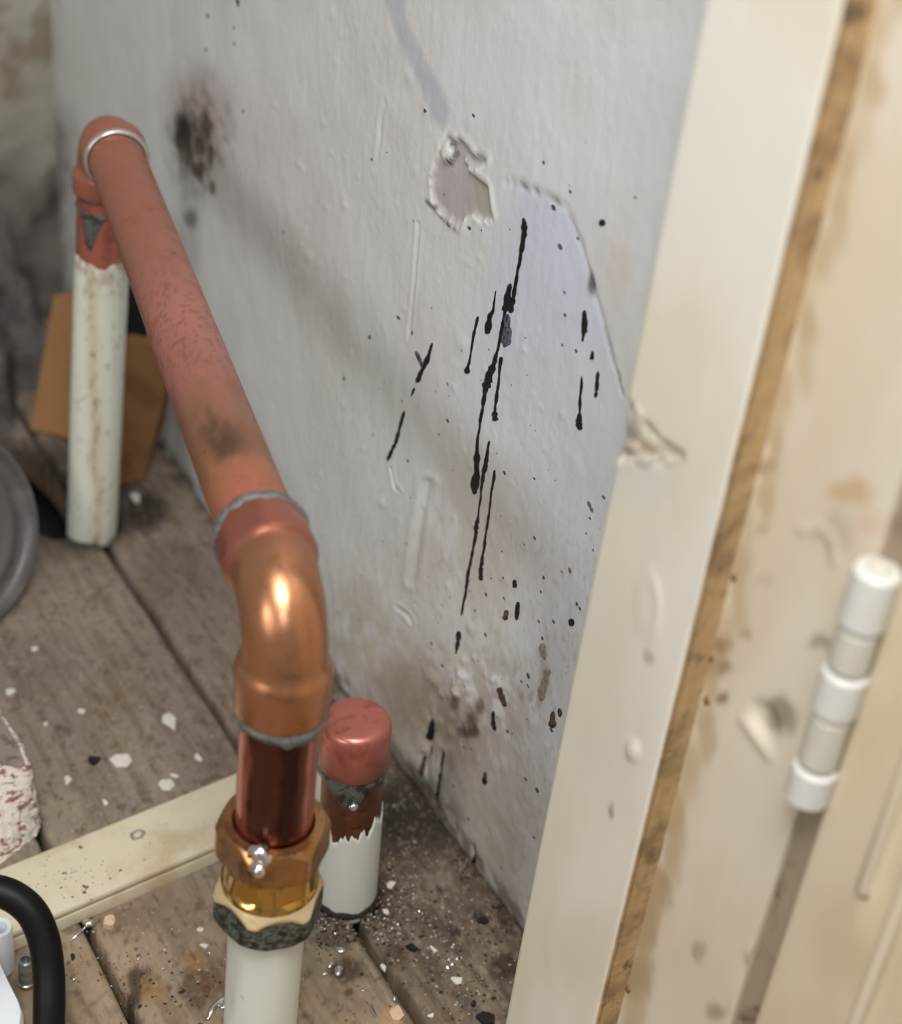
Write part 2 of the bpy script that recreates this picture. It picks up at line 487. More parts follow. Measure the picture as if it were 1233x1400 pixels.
def wall_tint(Y, Z):
    u, v = wall_survey(Y, Z)
    wu = u + 26 * (fbm(Y / 11, Z / 11, 21, 4) - 0.5); wv = v + 26 * (fbm(Y / 11, Z / 11, 22, 4) - 0.5)
    n1 = fbm(Y / 40, Z / 40, 23, 4); n2 = fbm(Y / 7, Z / 7, 24, 4); n3 = fbm(Y / 2.2, Z / 4.0, 25, 3)
    c = np.ones(Y.shape + (3,)) * lin((206, 207, 207))

    def over(mask, rgb):
        nonlocal c
        c = c * (1 - mask[..., None]) + lin(rgb) * mask[..., None]
    over(0.30 * sstep(0.45, 0.7, n1), (194, 190, 184))
    over(0.45 * sstep(120, -60, Z - 40 * (n1 - 0.5) * 2) * sstep(0.2, 0.6, n2), (190, 180, 160))
    over(0.85 * sstep(-4, 5, inside(u, v, LAV)) * sstep(640, 712, wu + 0.25 * (v - 360)) * (1 - 0.85 * sstep(430, 620, v)), (196, 200, 215))
    over(0.5 * sstep(640, 820, u) * sstep(520, 640, v) * (1 - sstep(950, 1150, v)), (198, 202, 212))
    over(0.75 * sstep(-4, 6, inside(wu * 0.3 + u * 0.7, v, SWATH)), (172, 176, 186))
    pm = inside(u + 5 * (fbm(Y / 2.5, Z / 2.5, 15, 3) - 0.5), v + 5 * (fbm(Y / 2.5, Z / 2.5, 16, 3) - 0.5), PEEL)
    un = u + 5 * (fbm(Y / 2.5, Z / 2.5, 15, 3) - 0.5); vn = v + 5 * (fbm(Y / 2.5, Z / 2.5, 16, 3) - 0.5)
    kp = np.maximum(inside(un, vn, PEELBRIDGE), inside(un, vn, KNOB))
    over(sstep(-10, -2, pm) * 0.5, (226, 226, 220))
    over(sstep(-1, 1.2, pm) * (1 - sstep(-1, 1, kp)), (174, 169, 169))
    over(0.6 * sstep(-1, 1.2, pm) * (1 - sstep(-1, 1, kp)) * blob(wu, wv, 660, 268, 22, 30), (158, 154, 138))
    over(0.9 * np.exp(-(linedist(un, vn, [(612, 190), (623, 205), (621, 216), (612, 222)]) / 1.8) ** 2), (60, 56, 52))
    over(0.95 * np.exp(-(linedist(un, vn, [(582, 272), (592, 284), (606, 300), (614, 306), (626, 316)]) / 2.0) ** 2), (58, 54, 48))
    over(0.8 * np.exp(-(linedist(un, v, LAYER[1:6]) / 1.8) ** 2), (120, 118, 112))
    over(0.55 * np.exp(-(linedist(un, v, LAYER[6:]) / 2.0) ** 2) * sstep(0.3, 0.6, n2), (96, 92, 92))
    over(0.95 * blob(un, v, 808, 387, 5, 16), (92, 90, 94))
    # damp and dirt, and a tint painting the pipe's shadow band
    over(0.74 * blob(wu, wv, 555, 955, 62, 64, 0.75), (142, 116, 90))
    over(0.55 * blob(wu, wv, 640, 975, 75, 85, 0.7) * sstep(0.3, 0.55, n2), (134, 112, 90))
    over(0.60 * blob(wu, wv, 490, 870, 55, 60, 0.75) * sstep(0.3, 0.6, n1 * 0.5 + n2 * 0.5), (172, 162, 134))
    over(0.35 * blob(wu, wv, 600, 1080, 110, 90, 0.8), (160, 146, 124))
    over(0.40 * blob(wu, wv, 660, 1150, 80, 90, 0.8), (162, 150, 132))
    over(0.45 * blob(wu, wv, 640, 740, 70, 100, 0.8) * sstep(0.4, 0.65, n1), (180, 172, 156))
    over(0.16 * np.exp(-(linedist(wu, wv, [(300, 250), (400, 370), (480, 480), (560, 560), (640, 640)]) / 38) ** 2), (178, 170, 150))  # soft shadow band of the pipe, painted into the wall colour
    over(0.8 * blob(wu, wv, 628, 925, 26, 34, 0.6) * sstep(0.42, 0.6, n2), (214, 208, 196))
    for x, y, a, b in ((642, 990, 9, 16), (655, 968, 6, 12), (622, 962, 6, 10), (650, 1000, 6, 8), (636, 1003, 10, 8)):
        over(0.75 * blob(wu * 0.4 + u * 0.6, wv * 0.4 + v * 0.6, x, y, a, b, 0.5), (82, 62, 48))
    for x, y, a, b in ((743, 928, 7, 26), (741, 892, 6, 12), (738, 955, 4, 14), (714, 952, 4, 6), (727, 952, 4, 8), (617, 1040, 7, 16), (614, 1060, 4, 12)):
        over(0.5 * blob(un, v, x, y, a, b, 0.5), (140, 122, 106))
    over(0.35 * blob(wu, wv, 848, 365, 14, 40, 0.7), (206, 192, 172))
    # black corner of damp and the mouldy patch beyond the pipe
    over(0.9 * blob(wu, wv, 556, 1080, 40, 34, 0.7) * sstep(0.1, 0.4, n2), (48, 44, 35))
    over(0.6 * blob(wu, wv, 600, 1120, 36, 24, 0.7) * sstep(0.3, 0.55, n2), (84, 74, 60))
    over(0.7 * blob(wu, wv, 272, 160, 38, 60, 0.8), (146, 126, 122))
    over(0.6 * blob(wu, wv, 275, 190, 34, 62, 0.7) * sstep(0.48, 0.6, n2), (84, 66, 58))
    over(0.7 * blob(wu, wv, 268, 205, 30, 45, 0.7) * sstep(0.3, 0.6, n2), (96, 82, 68))
    over(0.97 * blob(wu * 0.6 + u * 0.4, wv * 0.6 + v * 0.4, 248, 180, 16, 25, 0.7), (12, 11, 10))
    for x, y, a, b in ((280, 165, 8, 20), (275, 200, 9, 16), (258, 215, 8, 16), (268, 232, 6, 10), (290, 215, 5, 18), (292, 255, 5, 10), (252, 196, 9, 14)):
        over(0.75 * blob(wu * 0.5 + u * 0.5, wv * 0.5 + v * 0.5, x, y, a, b, 0.6), (62, 48, 40))
    over(0.7 * blob(wu * 0.3 + u * 0.7, v, 261, 299, 8, 13, 0.6), (98, 90, 86))
    # bare grey render low in the far corner, its dim shade in the colour too
    over(0.85 * sstep(22, -22, wu - 96 + (wv - 200) * 0.05) * sstep(120, 215, wv + (100 - u) * 0.9), (112, 103, 98))
    over(0.55 * sstep(60, 0, wu - 40), (128, 124, 106))
    over(0.5 * sstep(0.62, 0.75, n3) * sstep(500, 900, v), (176, 168, 152))
    over(0.7 * sstep(7, 0, Z - 5 * n2) * sstep(0.35, 0.6, n2), (104, 92, 78))
    return c


def build_wall():
    ys = np.concatenate([np.arange(352, 700, 1.15), np.arange(700, 1062, 1.7)])
    zs = np.concatenate([np.arange(-12, 300, 1.15), np.arange(300, 520, 2.0)])
    Y, Z = np.meshgrid(ys, zs, indexing='ij')
    X = wall_x(Y, Z)
    V, F, idx = solid_grid(np.stack([X, Y, Z], -1), (60, 0, 0))
    T = wall_tint(Y, Z).reshape(-1, 3)
    T = np.concatenate([T, T[idx]])
    mb = MB(); mb.add(V, F)
    o = mb.build('wall_right', M['plaster'], angle=None, tint=T)
    return setp(o, kind='structure')


wall = build_wall()
# rest of the same wall, out of sight above and behind the door frame
mb = MB()
extrude(mb, [(0.3, 519), (60, 519), (60, 1500), (0.3, 1500)], (0, 352, 0), (1, 0, 0), (0, 0, 1), (0, 1, 0), 710)
setp(mb.build('upper_plaster', M['plain_plaster'], wall, smooth=False), kind=None)


def W(px, py):
    return on_plane(px, py, 0, 0.0)


# ---- black runs on the wall: each its own raised dribble
def drip(name, pts, mt, label=None, h=0.55, seed=0):
    pts = np.asarray(pts, float)
    t = np.arange(len(pts)); n = max(6, int(np.hypot(*np.diff(pts[:, :2], axis=0).T).sum() / 3.0))
    s = np.linspace(0, len(pts) - 1, n)
    q = np.stack([np.interp(s, t, pts[:, k]) for k in range(3)], 1)
    for k in (0, 1, 2):
        q[1:-1, k] = (q[:-2, k] + 2 * q[1:-1, k] + q[2:, k]) / 4
    q[:, 2] *= 0.66 + 0.68 * vnoise(np.arange(n) * 0.75, np.zeros(n), seed)
    q[:, 0] += 1.2 * (vnoise(np.arange(n) * 0.35, np.ones(n), seed + 5) - 0.5)
    tg = np.gradient(q[:, :2], axis=0); tg /= np.linalg.norm(tg, axis=1)[:, None] + 1e-9
    nr = np.stack([-tg[:, 1], tg[:, 0]], 1)
    rows = []
    for off, hh in ((-1, -0.25), (-0.72, 0.6), (0, 1.0), (0.72, 0.6), (1, -0.25)):
        P = []
        for k in range(n):
            e = 0.55 if k in (0, n - 1) else 1
            w = W(q[k, 0] + nr[k, 0] * q[k, 2] * 0.5 * off * e, q[k, 1] + nr[k, 1] * q[k, 2] * 0.5 * off * e)
            P.append([w[1], w[2], hh * min(h, 0.09 * q[k, 2]) * (0.4 if k in (0, n - 1) else 1)])
        rows.append(P)
    G = np.array(rows)                                      # 5, n, (Y, Z, height)
    X = wall_x(G[..., 0], G[..., 1]) - G[..., 2] - 0.02
    V = np.stack([X, G[..., 0], G[..., 1]], -1).transpose(1, 0, 2).reshape(-1, 3)
    m = MB(); m.add(V, grid_faces(n, 5) + [(0, 1, 2, 3, 4)[::-1], tuple(range(5 * n - 5, 5 * n))])
    return setp(m.build(name, mt, wall, angle=None), label)


DRIPS = [
    [(716, 298, 5), (717, 312, 9), (715, 328, 9), (711, 350, 5), (706, 375, 4), (701, 402, 6), (698, 416, 9), (696, 428, 8)],
    [(696, 388, 6), (692, 405, 9), (689, 422, 10), (688, 428, 5)],
    [(689, 424, 4), (683, 455, 5), (678, 485, 5), (674, 497, 8), (668, 512, 11), (664, 527, 12), (662, 536, 7), (658, 560, 4), (653, 595, 4), (651, 620, 8), (651, 645, 10), (648, 665, 11), (648, 676, 5)],
    [(676, 398, 2.5), (672, 425, 4), (667, 432, 8), (665, 448, 9), (665, 457, 6)],
    [(651, 433, 5), (647, 455, 4), (643, 480, 3), (640, 498, 4), (638, 506, 8), (638, 511, 5)],
    [(685, 488, 5), (682, 503, 4), (680, 525, 3), (678, 540, 5), (676, 560, 3.5), (675, 567, 9), (676, 576, 7)],
    [(668, 603, 3.5), (664, 630, 6), (660, 650, 6), (657, 672, 4), (652, 705, 4), (650, 722, 7), (649, 735, 6), (643, 765, 3.5), (638, 790, 5), (635, 810, 4), (630, 842, 3)],
    [(627, 863, 7), (626, 878, 6), (623, 894, 3)],
    [(675, 643, 4), (670, 678, 3), (664, 725, 4), (658, 765, 4), (656, 784, 6), (656, 794, 6)],
    [(591, 469, 4), (586, 487, 7), (580, 502, 8), (573, 515, 5), (571, 523, 7)],
    [(566, 530, 3.5), (562, 542, 3)],
    [(553, 562, 3.5), (547, 585, 5), (541, 605, 5), (535, 618, 6), (530, 630, 4)],
    [(798, 424, 4), (798, 440, 8), (797, 458, 5), (796, 467, 3)],
    [(809, 480, 5), (808, 492, 8)],
    [(817, 508, 4), (816, 524, 7), (815, 534, 4), (814, 544, 5)],
    [(795, 514, 3), (793, 545, 4), (792, 566, 4), (790, 578, 11), (793, 588, 8)],
    [(707, 823, 5), (706, 838, 7), (706, 848, 5)],
    [(593, 983, 5), (588, 998, 10), (586, 1008, 11), (586, 1014, 5)],
    [(604, 1028, 4), (600, 1050, 5), (596, 1075, 5), (592, 1098, 7)],
    [(645, 1156, 4), (644, 1170, 5), (643, 1183, 6)],
    [(588, 1020, 5), (585, 1040, 4)],
    [(675, 972, 5), (674, 988, 6), (677, 999, 4)],
    [(824, 300, 8), (823, 309, 9)],
    [(702, 793, 5), (703, 804, 8)],
    [(780, 846, 7), (781, 856, 8)],
    [(661, 1062, 5), (663, 1073, 6)],
]
for k, pts in enumerate(DRIPS):
    drip('tar_drip', pts, M['tar'], seed=40 + k)
for k, pts in enumerate([[(691, 430, 8), (692, 450, 13), (690, 468, 13), (688, 475, 6)], [(568, 480, 4), (574, 493, 7), (579, 503, 5)]]):
    drip('tar_smear', pts, M['thin_tar'], 'thin translucent grey smear of tar', 0.25, 80 + k)
for k, pts in enumerate([[(692, 834, 7), (690, 848, 7)], [(682, 940, 8), (686, 952, 9), (691, 966, 10)], [(577, 1034, 5), (573, 1050, 7), (571, 1064, 8)], [(664, 1055, 5), (663, 1072, 8)],
                         [(757, 972, 6), (757, 985, 11), (757, 995, 8)], [(766, 968, 5), (767, 980, 6)]]):
    drip('rust_run', pts, M['rust'], 'rusty brown run', 0.3, 90 + k)
for k, pts in enumerate([[(740, 880, 8), (742, 893, 9), (745, 902, 6)], [(748, 915, 9), (746, 930, 12), (741, 944, 10), (740, 958, 6)]]):
    drip('grime_smear', pts, M['grey_smear'], 'pale grey brown smear', 0.2, 100 + k)
# flecks: far too small and many to pick out singly
mb = MB()
rs = random.Random(12)
FLECK = [(757, 284, 7), (765, 338, 7), (744, 222, 4), (780, 262, 4), (508, 218, 5), (506, 460, 4), (543, 434, 4), (771, 400, 4), (772, 431, 4), (778, 780, 6), (788, 826, 4), (792, 832, 4), (755, 998, 5), (688, 647, 5), (663, 813, 5),
         (663, 868, 5), (688, 818, 4), (687, 790, 3), (283, 22, 7), (281, 68, 6), (325, 3, 9), (320, 38, 5), (321, 60, 4), (333, 152, 6), (388, 317, 5), (471, 517, 6), (505, 462, 5), (545, 435, 5), (563, 455, 5), (612, 525, 4),
         (612, 575, 5), (558, 630, 5), (577, 500, 3), (583, 152, 6), (648, 158, 5), (641, 312, 6), (868, 270, 4), (728, 655, 4), (825, 680, 5), (808, 697, 5), (729, 736, 5), (741, 873, 4), (648, 835, 3), (605, 955, 4), (722, 924, 6),
         (722, 938, 5), (713, 932, 4), (735, 1080, 6), (620, 1075, 4), (640, 1120, 5), (694, 1000, 5), (700, 1003, 3), (634, 1022, 4), (645, 1024, 4), (685, 1187, 5), (720, 1065, 5), (730, 1145, 4), (590, 880, 4), (800, 452, 4),
         (787, 480, 4), (768, 472, 3), (736, 850, 4), (757, 850, 5), (742, 790, 4), (805, 690, 6), (605, 910, 5)]
for _ in range(90):
    FLECK.append((rs.uniform(480, 820), rs.triangular(120, 1180, 800), rs.uniform(1.3, 3.2)))
for x, y, s in FLECK:
    p = W(x, y)
    if p[1] < 364 or p[2] < 2: continue
    n = 7; w = s * 0.5 * 0.36; hh = w * rs.uniform(0.9, 1.5)
    ang = np.linspace(0, 2 * np.pi, n, endpoint=False)
    jit = 1 + 0.3 * (rng.random(n) - 0.5)
    YY = p[1] + 1.6 * w * np.cos(ang) * jit; ZZ = p[2] + hh * np.sin(ang) * jit
    Xr = wall_x(np.append(YY, p[1]), np.append(ZZ, p[2])) - np.append(np.full(n, -0.03), 0.22)
    mb.add(np.column_stack([Xr, np.append(YY, p[1]), np.append(ZZ, p[2])]), [(k, (k + 1) % n, n) for k in range(n)])
setp(mb.build('tar_flecks', M['fleck'], wall, angle=None), kind='stuff')

# ---- back wall
def build_back():
    xs = np.arange(-620, 6, 4.0); zs = np.arange(-60, 420, 4.0)
    X, Z = np.meshgrid(xs, zs, indexing='ij')
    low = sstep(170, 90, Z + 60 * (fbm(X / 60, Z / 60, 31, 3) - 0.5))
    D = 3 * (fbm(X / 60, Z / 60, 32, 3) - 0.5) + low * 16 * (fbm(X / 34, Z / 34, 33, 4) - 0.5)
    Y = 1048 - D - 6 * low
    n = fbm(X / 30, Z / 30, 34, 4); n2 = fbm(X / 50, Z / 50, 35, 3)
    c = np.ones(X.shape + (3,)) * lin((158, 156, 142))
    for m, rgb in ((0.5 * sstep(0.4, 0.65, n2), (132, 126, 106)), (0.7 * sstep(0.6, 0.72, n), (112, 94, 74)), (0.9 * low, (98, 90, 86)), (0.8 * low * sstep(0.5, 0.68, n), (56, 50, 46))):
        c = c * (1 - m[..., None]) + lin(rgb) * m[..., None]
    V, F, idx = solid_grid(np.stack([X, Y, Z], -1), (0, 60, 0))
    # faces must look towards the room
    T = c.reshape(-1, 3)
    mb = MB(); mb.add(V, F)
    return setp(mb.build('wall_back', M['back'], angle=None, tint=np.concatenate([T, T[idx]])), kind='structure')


build_back()

# ---- floor: dark earth underneath, bare boards on top with open joints
floor = None
mb = MB()
extrude(mb, [(-1100, -120), (0, -120), (0, -75), (-1100, -75)], (0, -250, 0), (1, 0, 0), (0, 0, 1), (0, 1, 0), 1320)
floor = setp(mb.build('floor', M['void'], smooth=False), kind='structure')
HOLES = [(-72.5, 789.0, 17.5, 17.5), (-93, 836, 17, 54), (-66.5, 466.0, 16.8, 16.8), (-151.8, 384.4, 16.5, 16.5)]


def floor_z(x, y):
    x = np.asarray(x, float); y = np.asarray(y, float)
    g = 0.9 * (fbm(x / 7, y / 90, 41, 3) - 0.5) + 1.0 * (fbm(x / 60, y / 60, 42, 3) - 0.5) + 0.5 * (fbm(x / 2.0, y / 26, 43, 2) - 0.5) * sstep(-75, -10, x)
    for X0, a in ((-34, 0.9), (-47, 0.5), (-22, 0.6)):
        g = g - a * np.exp(-((x - X0 - 3 * (fbm(y / 60, y * 0, 44, 2) - 0.5)) / 1.6) ** 2) * sstep(0.35, 0.6, fbm(y / 70, x * 0 + X0, 45, 2))
    return g - 0.6


def floor_tint(X, Y):
    P = np.stack([X, Y, np.zeros_like(X)], -1)
    u, v = proj(P)
    n1 = fbm(X / 30, Y / 60, 51, 4); n2 = fbm(X / 6, Y / 9, 52, 4); n3 = fbm(X / 2.4, Y / 34, 53, 3); n4 = fbm(X / 2.2, Y / 2.2, 54, 3)
    wu = u + 22 * (fbm(X / 5, Y / 5, 55, 4) - 0.5); wv = v + 22 * (fbm(X / 5, Y / 5, 56, 4) - 0.5)
    c = np.ones(X.shape + (3,)) * lin((136, 122, 108))

    def over(m, rgb):
        nonlocal c
        c = c * (1 - m[..., None]) + lin(rgb) * m[..., None]
    over(0.75 * sstep(1120, 1320, v), (158, 136, 106))
    over(0.4 * sstep(0.42, 0.62, n1), (126, 114, 104))
    over(0.55 * sstep(0.5, 0.68, n3), (104, 88, 72))
    over(0.3 * sstep(0.55, 0.7, n2), (160, 150, 134))
    over(0.5 * sstep(0.55, 0.68, n2[::1] * 0.5 + n1 * 0.5), (112, 90, 66))
    # the board along the wall is far dirtier
    over(0.62 * sstep(-74, -66, X) * sstep(940, 1080, v), (104, 88, 74))
    over(0.94 * blob(wu, wv, 560, 1112, 84, 60, 0.6), (36, 33, 29))
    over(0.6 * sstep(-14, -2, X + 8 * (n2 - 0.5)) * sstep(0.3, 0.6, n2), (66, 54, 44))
    over(0.6 * blob(wu, wv, 590, 1230, 80, 70, 0.7) * sstep(0.25, 0.55, n2), (72, 60, 50))
    over(0.5 * sstep(-70, -64, X) * sstep(0.5, 0.64, fbm(X / 3.5, Y / 16, 58, 4)) * sstep(1050, 1150, v), (60, 49, 40))
    for x, y, a, b, rgb, s in ((190, 1340, 17, 20, (66, 48, 36), 0.9), (180, 1365, 12, 10, (44, 34, 27), 0.9), (470, 1325, 24, 16, (70, 52, 36), 0.9), (540, 1305, 17, 18, (78, 56, 42), 0.8), (690, 1320, 22, 20, (60, 42, 32), 0.85),
                               (268, 1350, 22, 30, (92, 72, 56), 0.8), (267, 1313, 14, 14, (146, 108, 60), 0.7), (288, 1345, 18, 22, (110, 78, 62), 0.7), (208, 1352, 16, 22, (142, 106, 66), 0.6), (232, 1350, 5, 6, (100, 66, 36), 0.8),
                               (538, 1390, 14, 14, (176, 140, 100), 0.7), (476, 1357, 6, 6, (78, 60, 44), 0.8), (510, 1375, 4, 5, (86, 66, 48), 0.8), (556, 1345, 6, 6, (96, 76, 60), 0.7), (620, 1272, 9, 9, (50, 42, 36), 0.9),
                               (600, 1215, 5, 5, (46, 40, 34), 0.9), (655, 1250, 8, 6, (32, 28, 24), 0.85), (85, 1000, 14, 8, (96, 82, 70), 0.7), (90, 1100, 30, 16, (150, 140, 120), 0.5), (130, 1085, 22, 30, (118, 104, 92), 0.5),
                               (60, 900, 60, 40, (110, 98, 86), 0.5), (230, 780, 40, 30, (112, 100, 90), 0.5), (140, 690, 90, 34, (66, 60, 55), 0.75), (200, 700, 26, 26, (44, 40, 37), 0.8), (70, 650, 40, 50, (50, 47, 43), 0.85),  # last blob paints the shade below the cardboard flap onto the boards
                               (160, 1255, 40, 20, (120, 98, 76), 0.6), (225, 1250, 60, 26, (118, 100, 84), 0.5), (455, 1262, 26, 14, (150, 142, 132), 0.6), (456, 1285, 30, 12, (64, 52, 44), 0.7)):
        over(s * blob(wu * 0.55 + u * 0.45, wv * 0.55 + v * 0.45, x, y, a, b, 0.35), rgb)
    over(0.22 * sstep(0.62, 0.74, n4), (176, 166, 150))
    over(0.5 * sstep(0.64, 0.74, fbm(X / 3.1, Y / 4.2, 57, 3)), (72, 58, 46))
    for x, y, a, b in [h[:4] for h in HOLES]:
        over(0.8 * (1 - sstep(1.0, 1.75, np.hypot((X - x) / a, (Y - y) / b) + 0.5 * (n2 - 0.5))), (52, 45, 39))
    return c


def board(x0, x1, y0, y1, step, label=None):
    xs = np.linspace(x0, x1, max(3, int((x1 - x0) / step) + 1)); ys = np.arange(y0, y1 + step, step * 1.25)
    X, Y = np.meshgrid(xs, ys, indexing='ij')
    e = np.minimum(X - x0, x1 - X)
    Z = floor_z(X, Y) - 1.3 * sstep(2.2, 0, e + 1.6 * (fbm(Y / 9, X * 0, 46, 3) - 0.5)) + 0.25 * vnoise(Y * 0 + x0, X * 0, 47)
    XX, YY = X.copy(), Y.copy()
    wob = (fbm(Y[0] / 40, Y[0] * 0 + x0, 48, 3) - 0.5) * 1.6
    if x1 > -5: wob1 = wob * 0
    else: wob1 = wob
    XX += wob[None] * sstep(x0 + 12, x0, X) + wob1[None] * sstep(x1 - 12, x1, X)
    cut = np.zeros(X.shape, bool)
    for hx, hy, a, b in HOLES:
        q = np.hypot((XX - hx) / a, (YY - hy) / b)
        near = (q > 1 - 0.6 * step * 1.3 / a) & (q < 1 + 0.6 * step * 1.3 / a)
        XX[near] = hx + (XX[near] - hx) / q[near]; YY[near] = hy + (YY[near] - hy) / q[near]
        cut |= np.hypot((XX - hx) / a, (YY - hy) / b) < 0.985
    V = np.stack([XX, YY, Z], -1).reshape(-1, 3)
    nv = X.shape[1]
    F = [f for f in grid_faces(*X.shape) if not any(cut.flat[i] for i in f)]
    T = floor_tint(X, Y).reshape(-1, 3)
    # sides 20 mm deep, round the outline and round every hole
    cnt = {}
    for f in F:
        for a, b in zip(f, f[1:] + f[:1]):
            cnt[(a, b)] = 1
    bd = [e_ for e_ in cnt if (e_[1], e_[0]) not in cnt]
    used = sorted({i for e_ in bd for i in e_}); mp = {i: len(V) + k for k, i in enumerate(used)}
    low = V[used].copy(); low[:, 2] = -20
    V2 = np.concatenate([V, low]); T2 = np.concatenate([T, T[used] * 0.5 + lin((110, 90, 70)) * 0.5])
    F += [(b, a, mp[a], mp[b]) for a, b in bd]
    m = MB(); m.add(V2, F)
    return setp(m.build('floorboard', M['board'], floor, angle=None, tint=T2), label)


board(-68.0, -0.1, 60, 1046, 1.3)
board(-179.8, -73.2, 60, 1046, 1.3)
board(-291.5, -185.0, 60, 1046, 1.5)
board(-403, -296, 60, 1046, 5)
for k in range(6):
    board(-515 - 112 * k, -408 - 112 * k, 60, 1046, 14)

# ---- door frame (stop, jamb) and door along the wall towards the viewer
frame = empty('trim_1', (-20, 310, 0), kind='structure')


def painted(Y, Z, base, marks, s, mott=0.5):
    P = np.stack([np.full_like(Y, -41.0), Y, Z], -1)
    u, v = proj(P)
    n1 = fbm(Y / 30, Z / 70, s, 4); n2 = fbm(Y / 5, Z / 8, s + 1, 4)
    wu = u + 16 * (n2 - 0.5); wv = v + 20 * (fbm(Y / 5, Z / 8, s + 2, 4) - 0.5)
    c = np.ones(Y.shape + (3,)) * lin(base)
    m = mott * sstep(0.4, 0.68, n1)
    c = c * (1 - m[..., None]) + lin(np.array(base) * np.array([0.95, 0.92, 0.86])) * m[..., None]
    for x, y, a, b, rgb, k in marks:
        m = k * blob(wu, wv, x, y, a, b, 0.5)
        c = c * (1 - m[..., None]) + lin(rgb) * m[..., None]
    return c


def panel(name, y0, y1, z0, z1, x, thick, base, marks, seed, parent, label=None, relief=None, step=2.0, round0=0, round1=0, mott=0.5):
    ys = np.linspace(y0, y1, int((y1 - y0) / step) + 2); zs = np.linspace(z0, z1, int((z1 - z0) / (step * 1.3)) + 2)
    Y, Z = np.meshgrid(ys, zs, indexing='ij')
    X = x + 0.5 * (fbm(Y / 25, Z / 60, seed + 7, 3) - 0.5)
    if round0: X = X + round0 * (1 - np.sqrt(np.clip(1 - (np.clip(1 - (Y - y0) / round0, 0, 1)) ** 2, 0, 1)))
    if round1: X = X + round1 * (1 - np.sqrt(np.clip(1 - (np.clip(1 - (y1 - Y) / round1, 0, 1)) ** 2, 0, 1)))
    if relief: X = X + relief(Y, Z)
    T = painted(Y, Z, base, marks, seed, mott).reshape(-1, 3)
    V, F, idx = solid_grid(np.stack([X, Y, Z], -1), (thick, 0, 0))
    V[len(T):, 0] = x + thick
    m = MB(); m.add(V, F)
    return setp(m.build(name, M['cream'], parent, angle=50, tint=np.concatenate([T, T[idx]])), label)


NOTCH = [(840, 548), (859, 546), (880, 572), (906, 600), (938, 622), (930, 634), (840, 634)]


def rel_stop(Y, Z):
    u, v = proj(np.stack([np.full_like(Y, -45.0), Y, Z], -1))
    e = np.hypot((u - 886) / 15, (v - 828) / 38)
    d = -0.7 * np.exp(-((e - 1) / 0.3) ** 2) * (0.3 + 0.7 * sstep(880, 900, u)) - 0.3 * sstep(1, 0.6, e)
    d -= 1.4 * blob(u, v, 866, 1026, 8, 12, 0.6)
    w = 9 * (fbm(Y / 4, Z / 4, 66, 3) - 0.5)
    nt = inside(u + w, v + w, NOTCH)
    d += 2.0 * sstep(-2, 7, nt)
    d -= 2.3 * blob(u, v, 866, 580, 12, 18, 0.6) + 1.6 * blob(u + w, v, 889, 606, 14, 10, 0.6) + 1.2 * blob(u, v, 860, 612, 9, 8, 0.6)
    d += 0.5 * sstep(0.0, 10, v - 634 + 0.05 * (u - 840)) * sstep(945, 900, u + 0.3 * (v - 634)) * sstep(900, 650, v)
    return d


panel('stop_strip', 308, 362, -2, 700, -45, 45, (222, 218, 205),
      [(880, 660, 44, 28, (204, 206, 196), 0.75), (860, 760, 60, 120, (212, 208, 190), 0.6), (840, 950, 60, 160, (208, 206, 190), 0.6), (870, 585, 20, 24, (184, 180, 172), 0.7), (893, 606, 20, 9, (190, 170, 142), 0.7),
       (905, 628, 38, 4, (150, 146, 136), 0.8), (862, 618, 20, 6, (138, 132, 122), 0.75), (882, 580, 7, 16, (150, 144, 130), 0.7), (855, 566, 6, 20, (206, 206, 208), 0.7), (900, 895, 6, 10, (150, 138, 120), 0.6),
       (848, 1105, 4, 10, (120, 112, 98), 0.7), (820, 1300, 70, 60, (206, 196, 172), 0.5)], 61, frame, None, rel_stop, 1.3, 2.0, 1.2)
JM = [(960, 890, 22, 14, (128, 98, 66), 0.85), (955, 920, 26, 12, (134, 106, 72), 0.8), (968, 960, 10, 7, (116, 88, 62), 0.85), (1000, 875, 10, 6, (150, 122, 90), 0.6), (1022, 640, 20, 9, (160, 132, 96), 0.75), (1020, 730, 8, 6, (160, 140, 112), 0.6),
      (1045, 985, 20, 26, (142, 130, 112), 0.9), (1100, 886, 18, 9, (146, 134, 118), 0.85), (1118, 735, 24, 30, (184, 170, 150), 0.7), (1140, 680, 32, 18, (190, 156, 112), 0.7), (1170, 720, 22, 16, (206, 180, 156), 0.6), (1020, 800, 14, 6, (180, 164, 140), 0.6),
      (1225, 730, 14, 30, (120, 110, 96), 0.7), (935, 1310, 8, 12, (150, 134, 106), 0.6), (880, 1220, 16, 30, (150, 122, 84), 0.7), (865, 1270, 14, 40, (128, 106, 70), 0.7), (850, 1340, 22, 30, (120, 104, 72), 0.7), (905, 1120, 12, 40, (190, 160, 120), 0.6),
      (960, 1390, 14, 14, (130, 112, 86), 0.6)]

JM += [(1190 - 0.2535 * v + 3 + 9 * math.sin(v * 0.9), v, 9 + 6 * abs(math.sin(v)), 26 + 20 * abs(math.cos(v * 1.7)), (180, 158, 124), 0.35 + 0.35 * abs(math.sin(v * 2.3))) for v in range(-20, 1420, 47)]


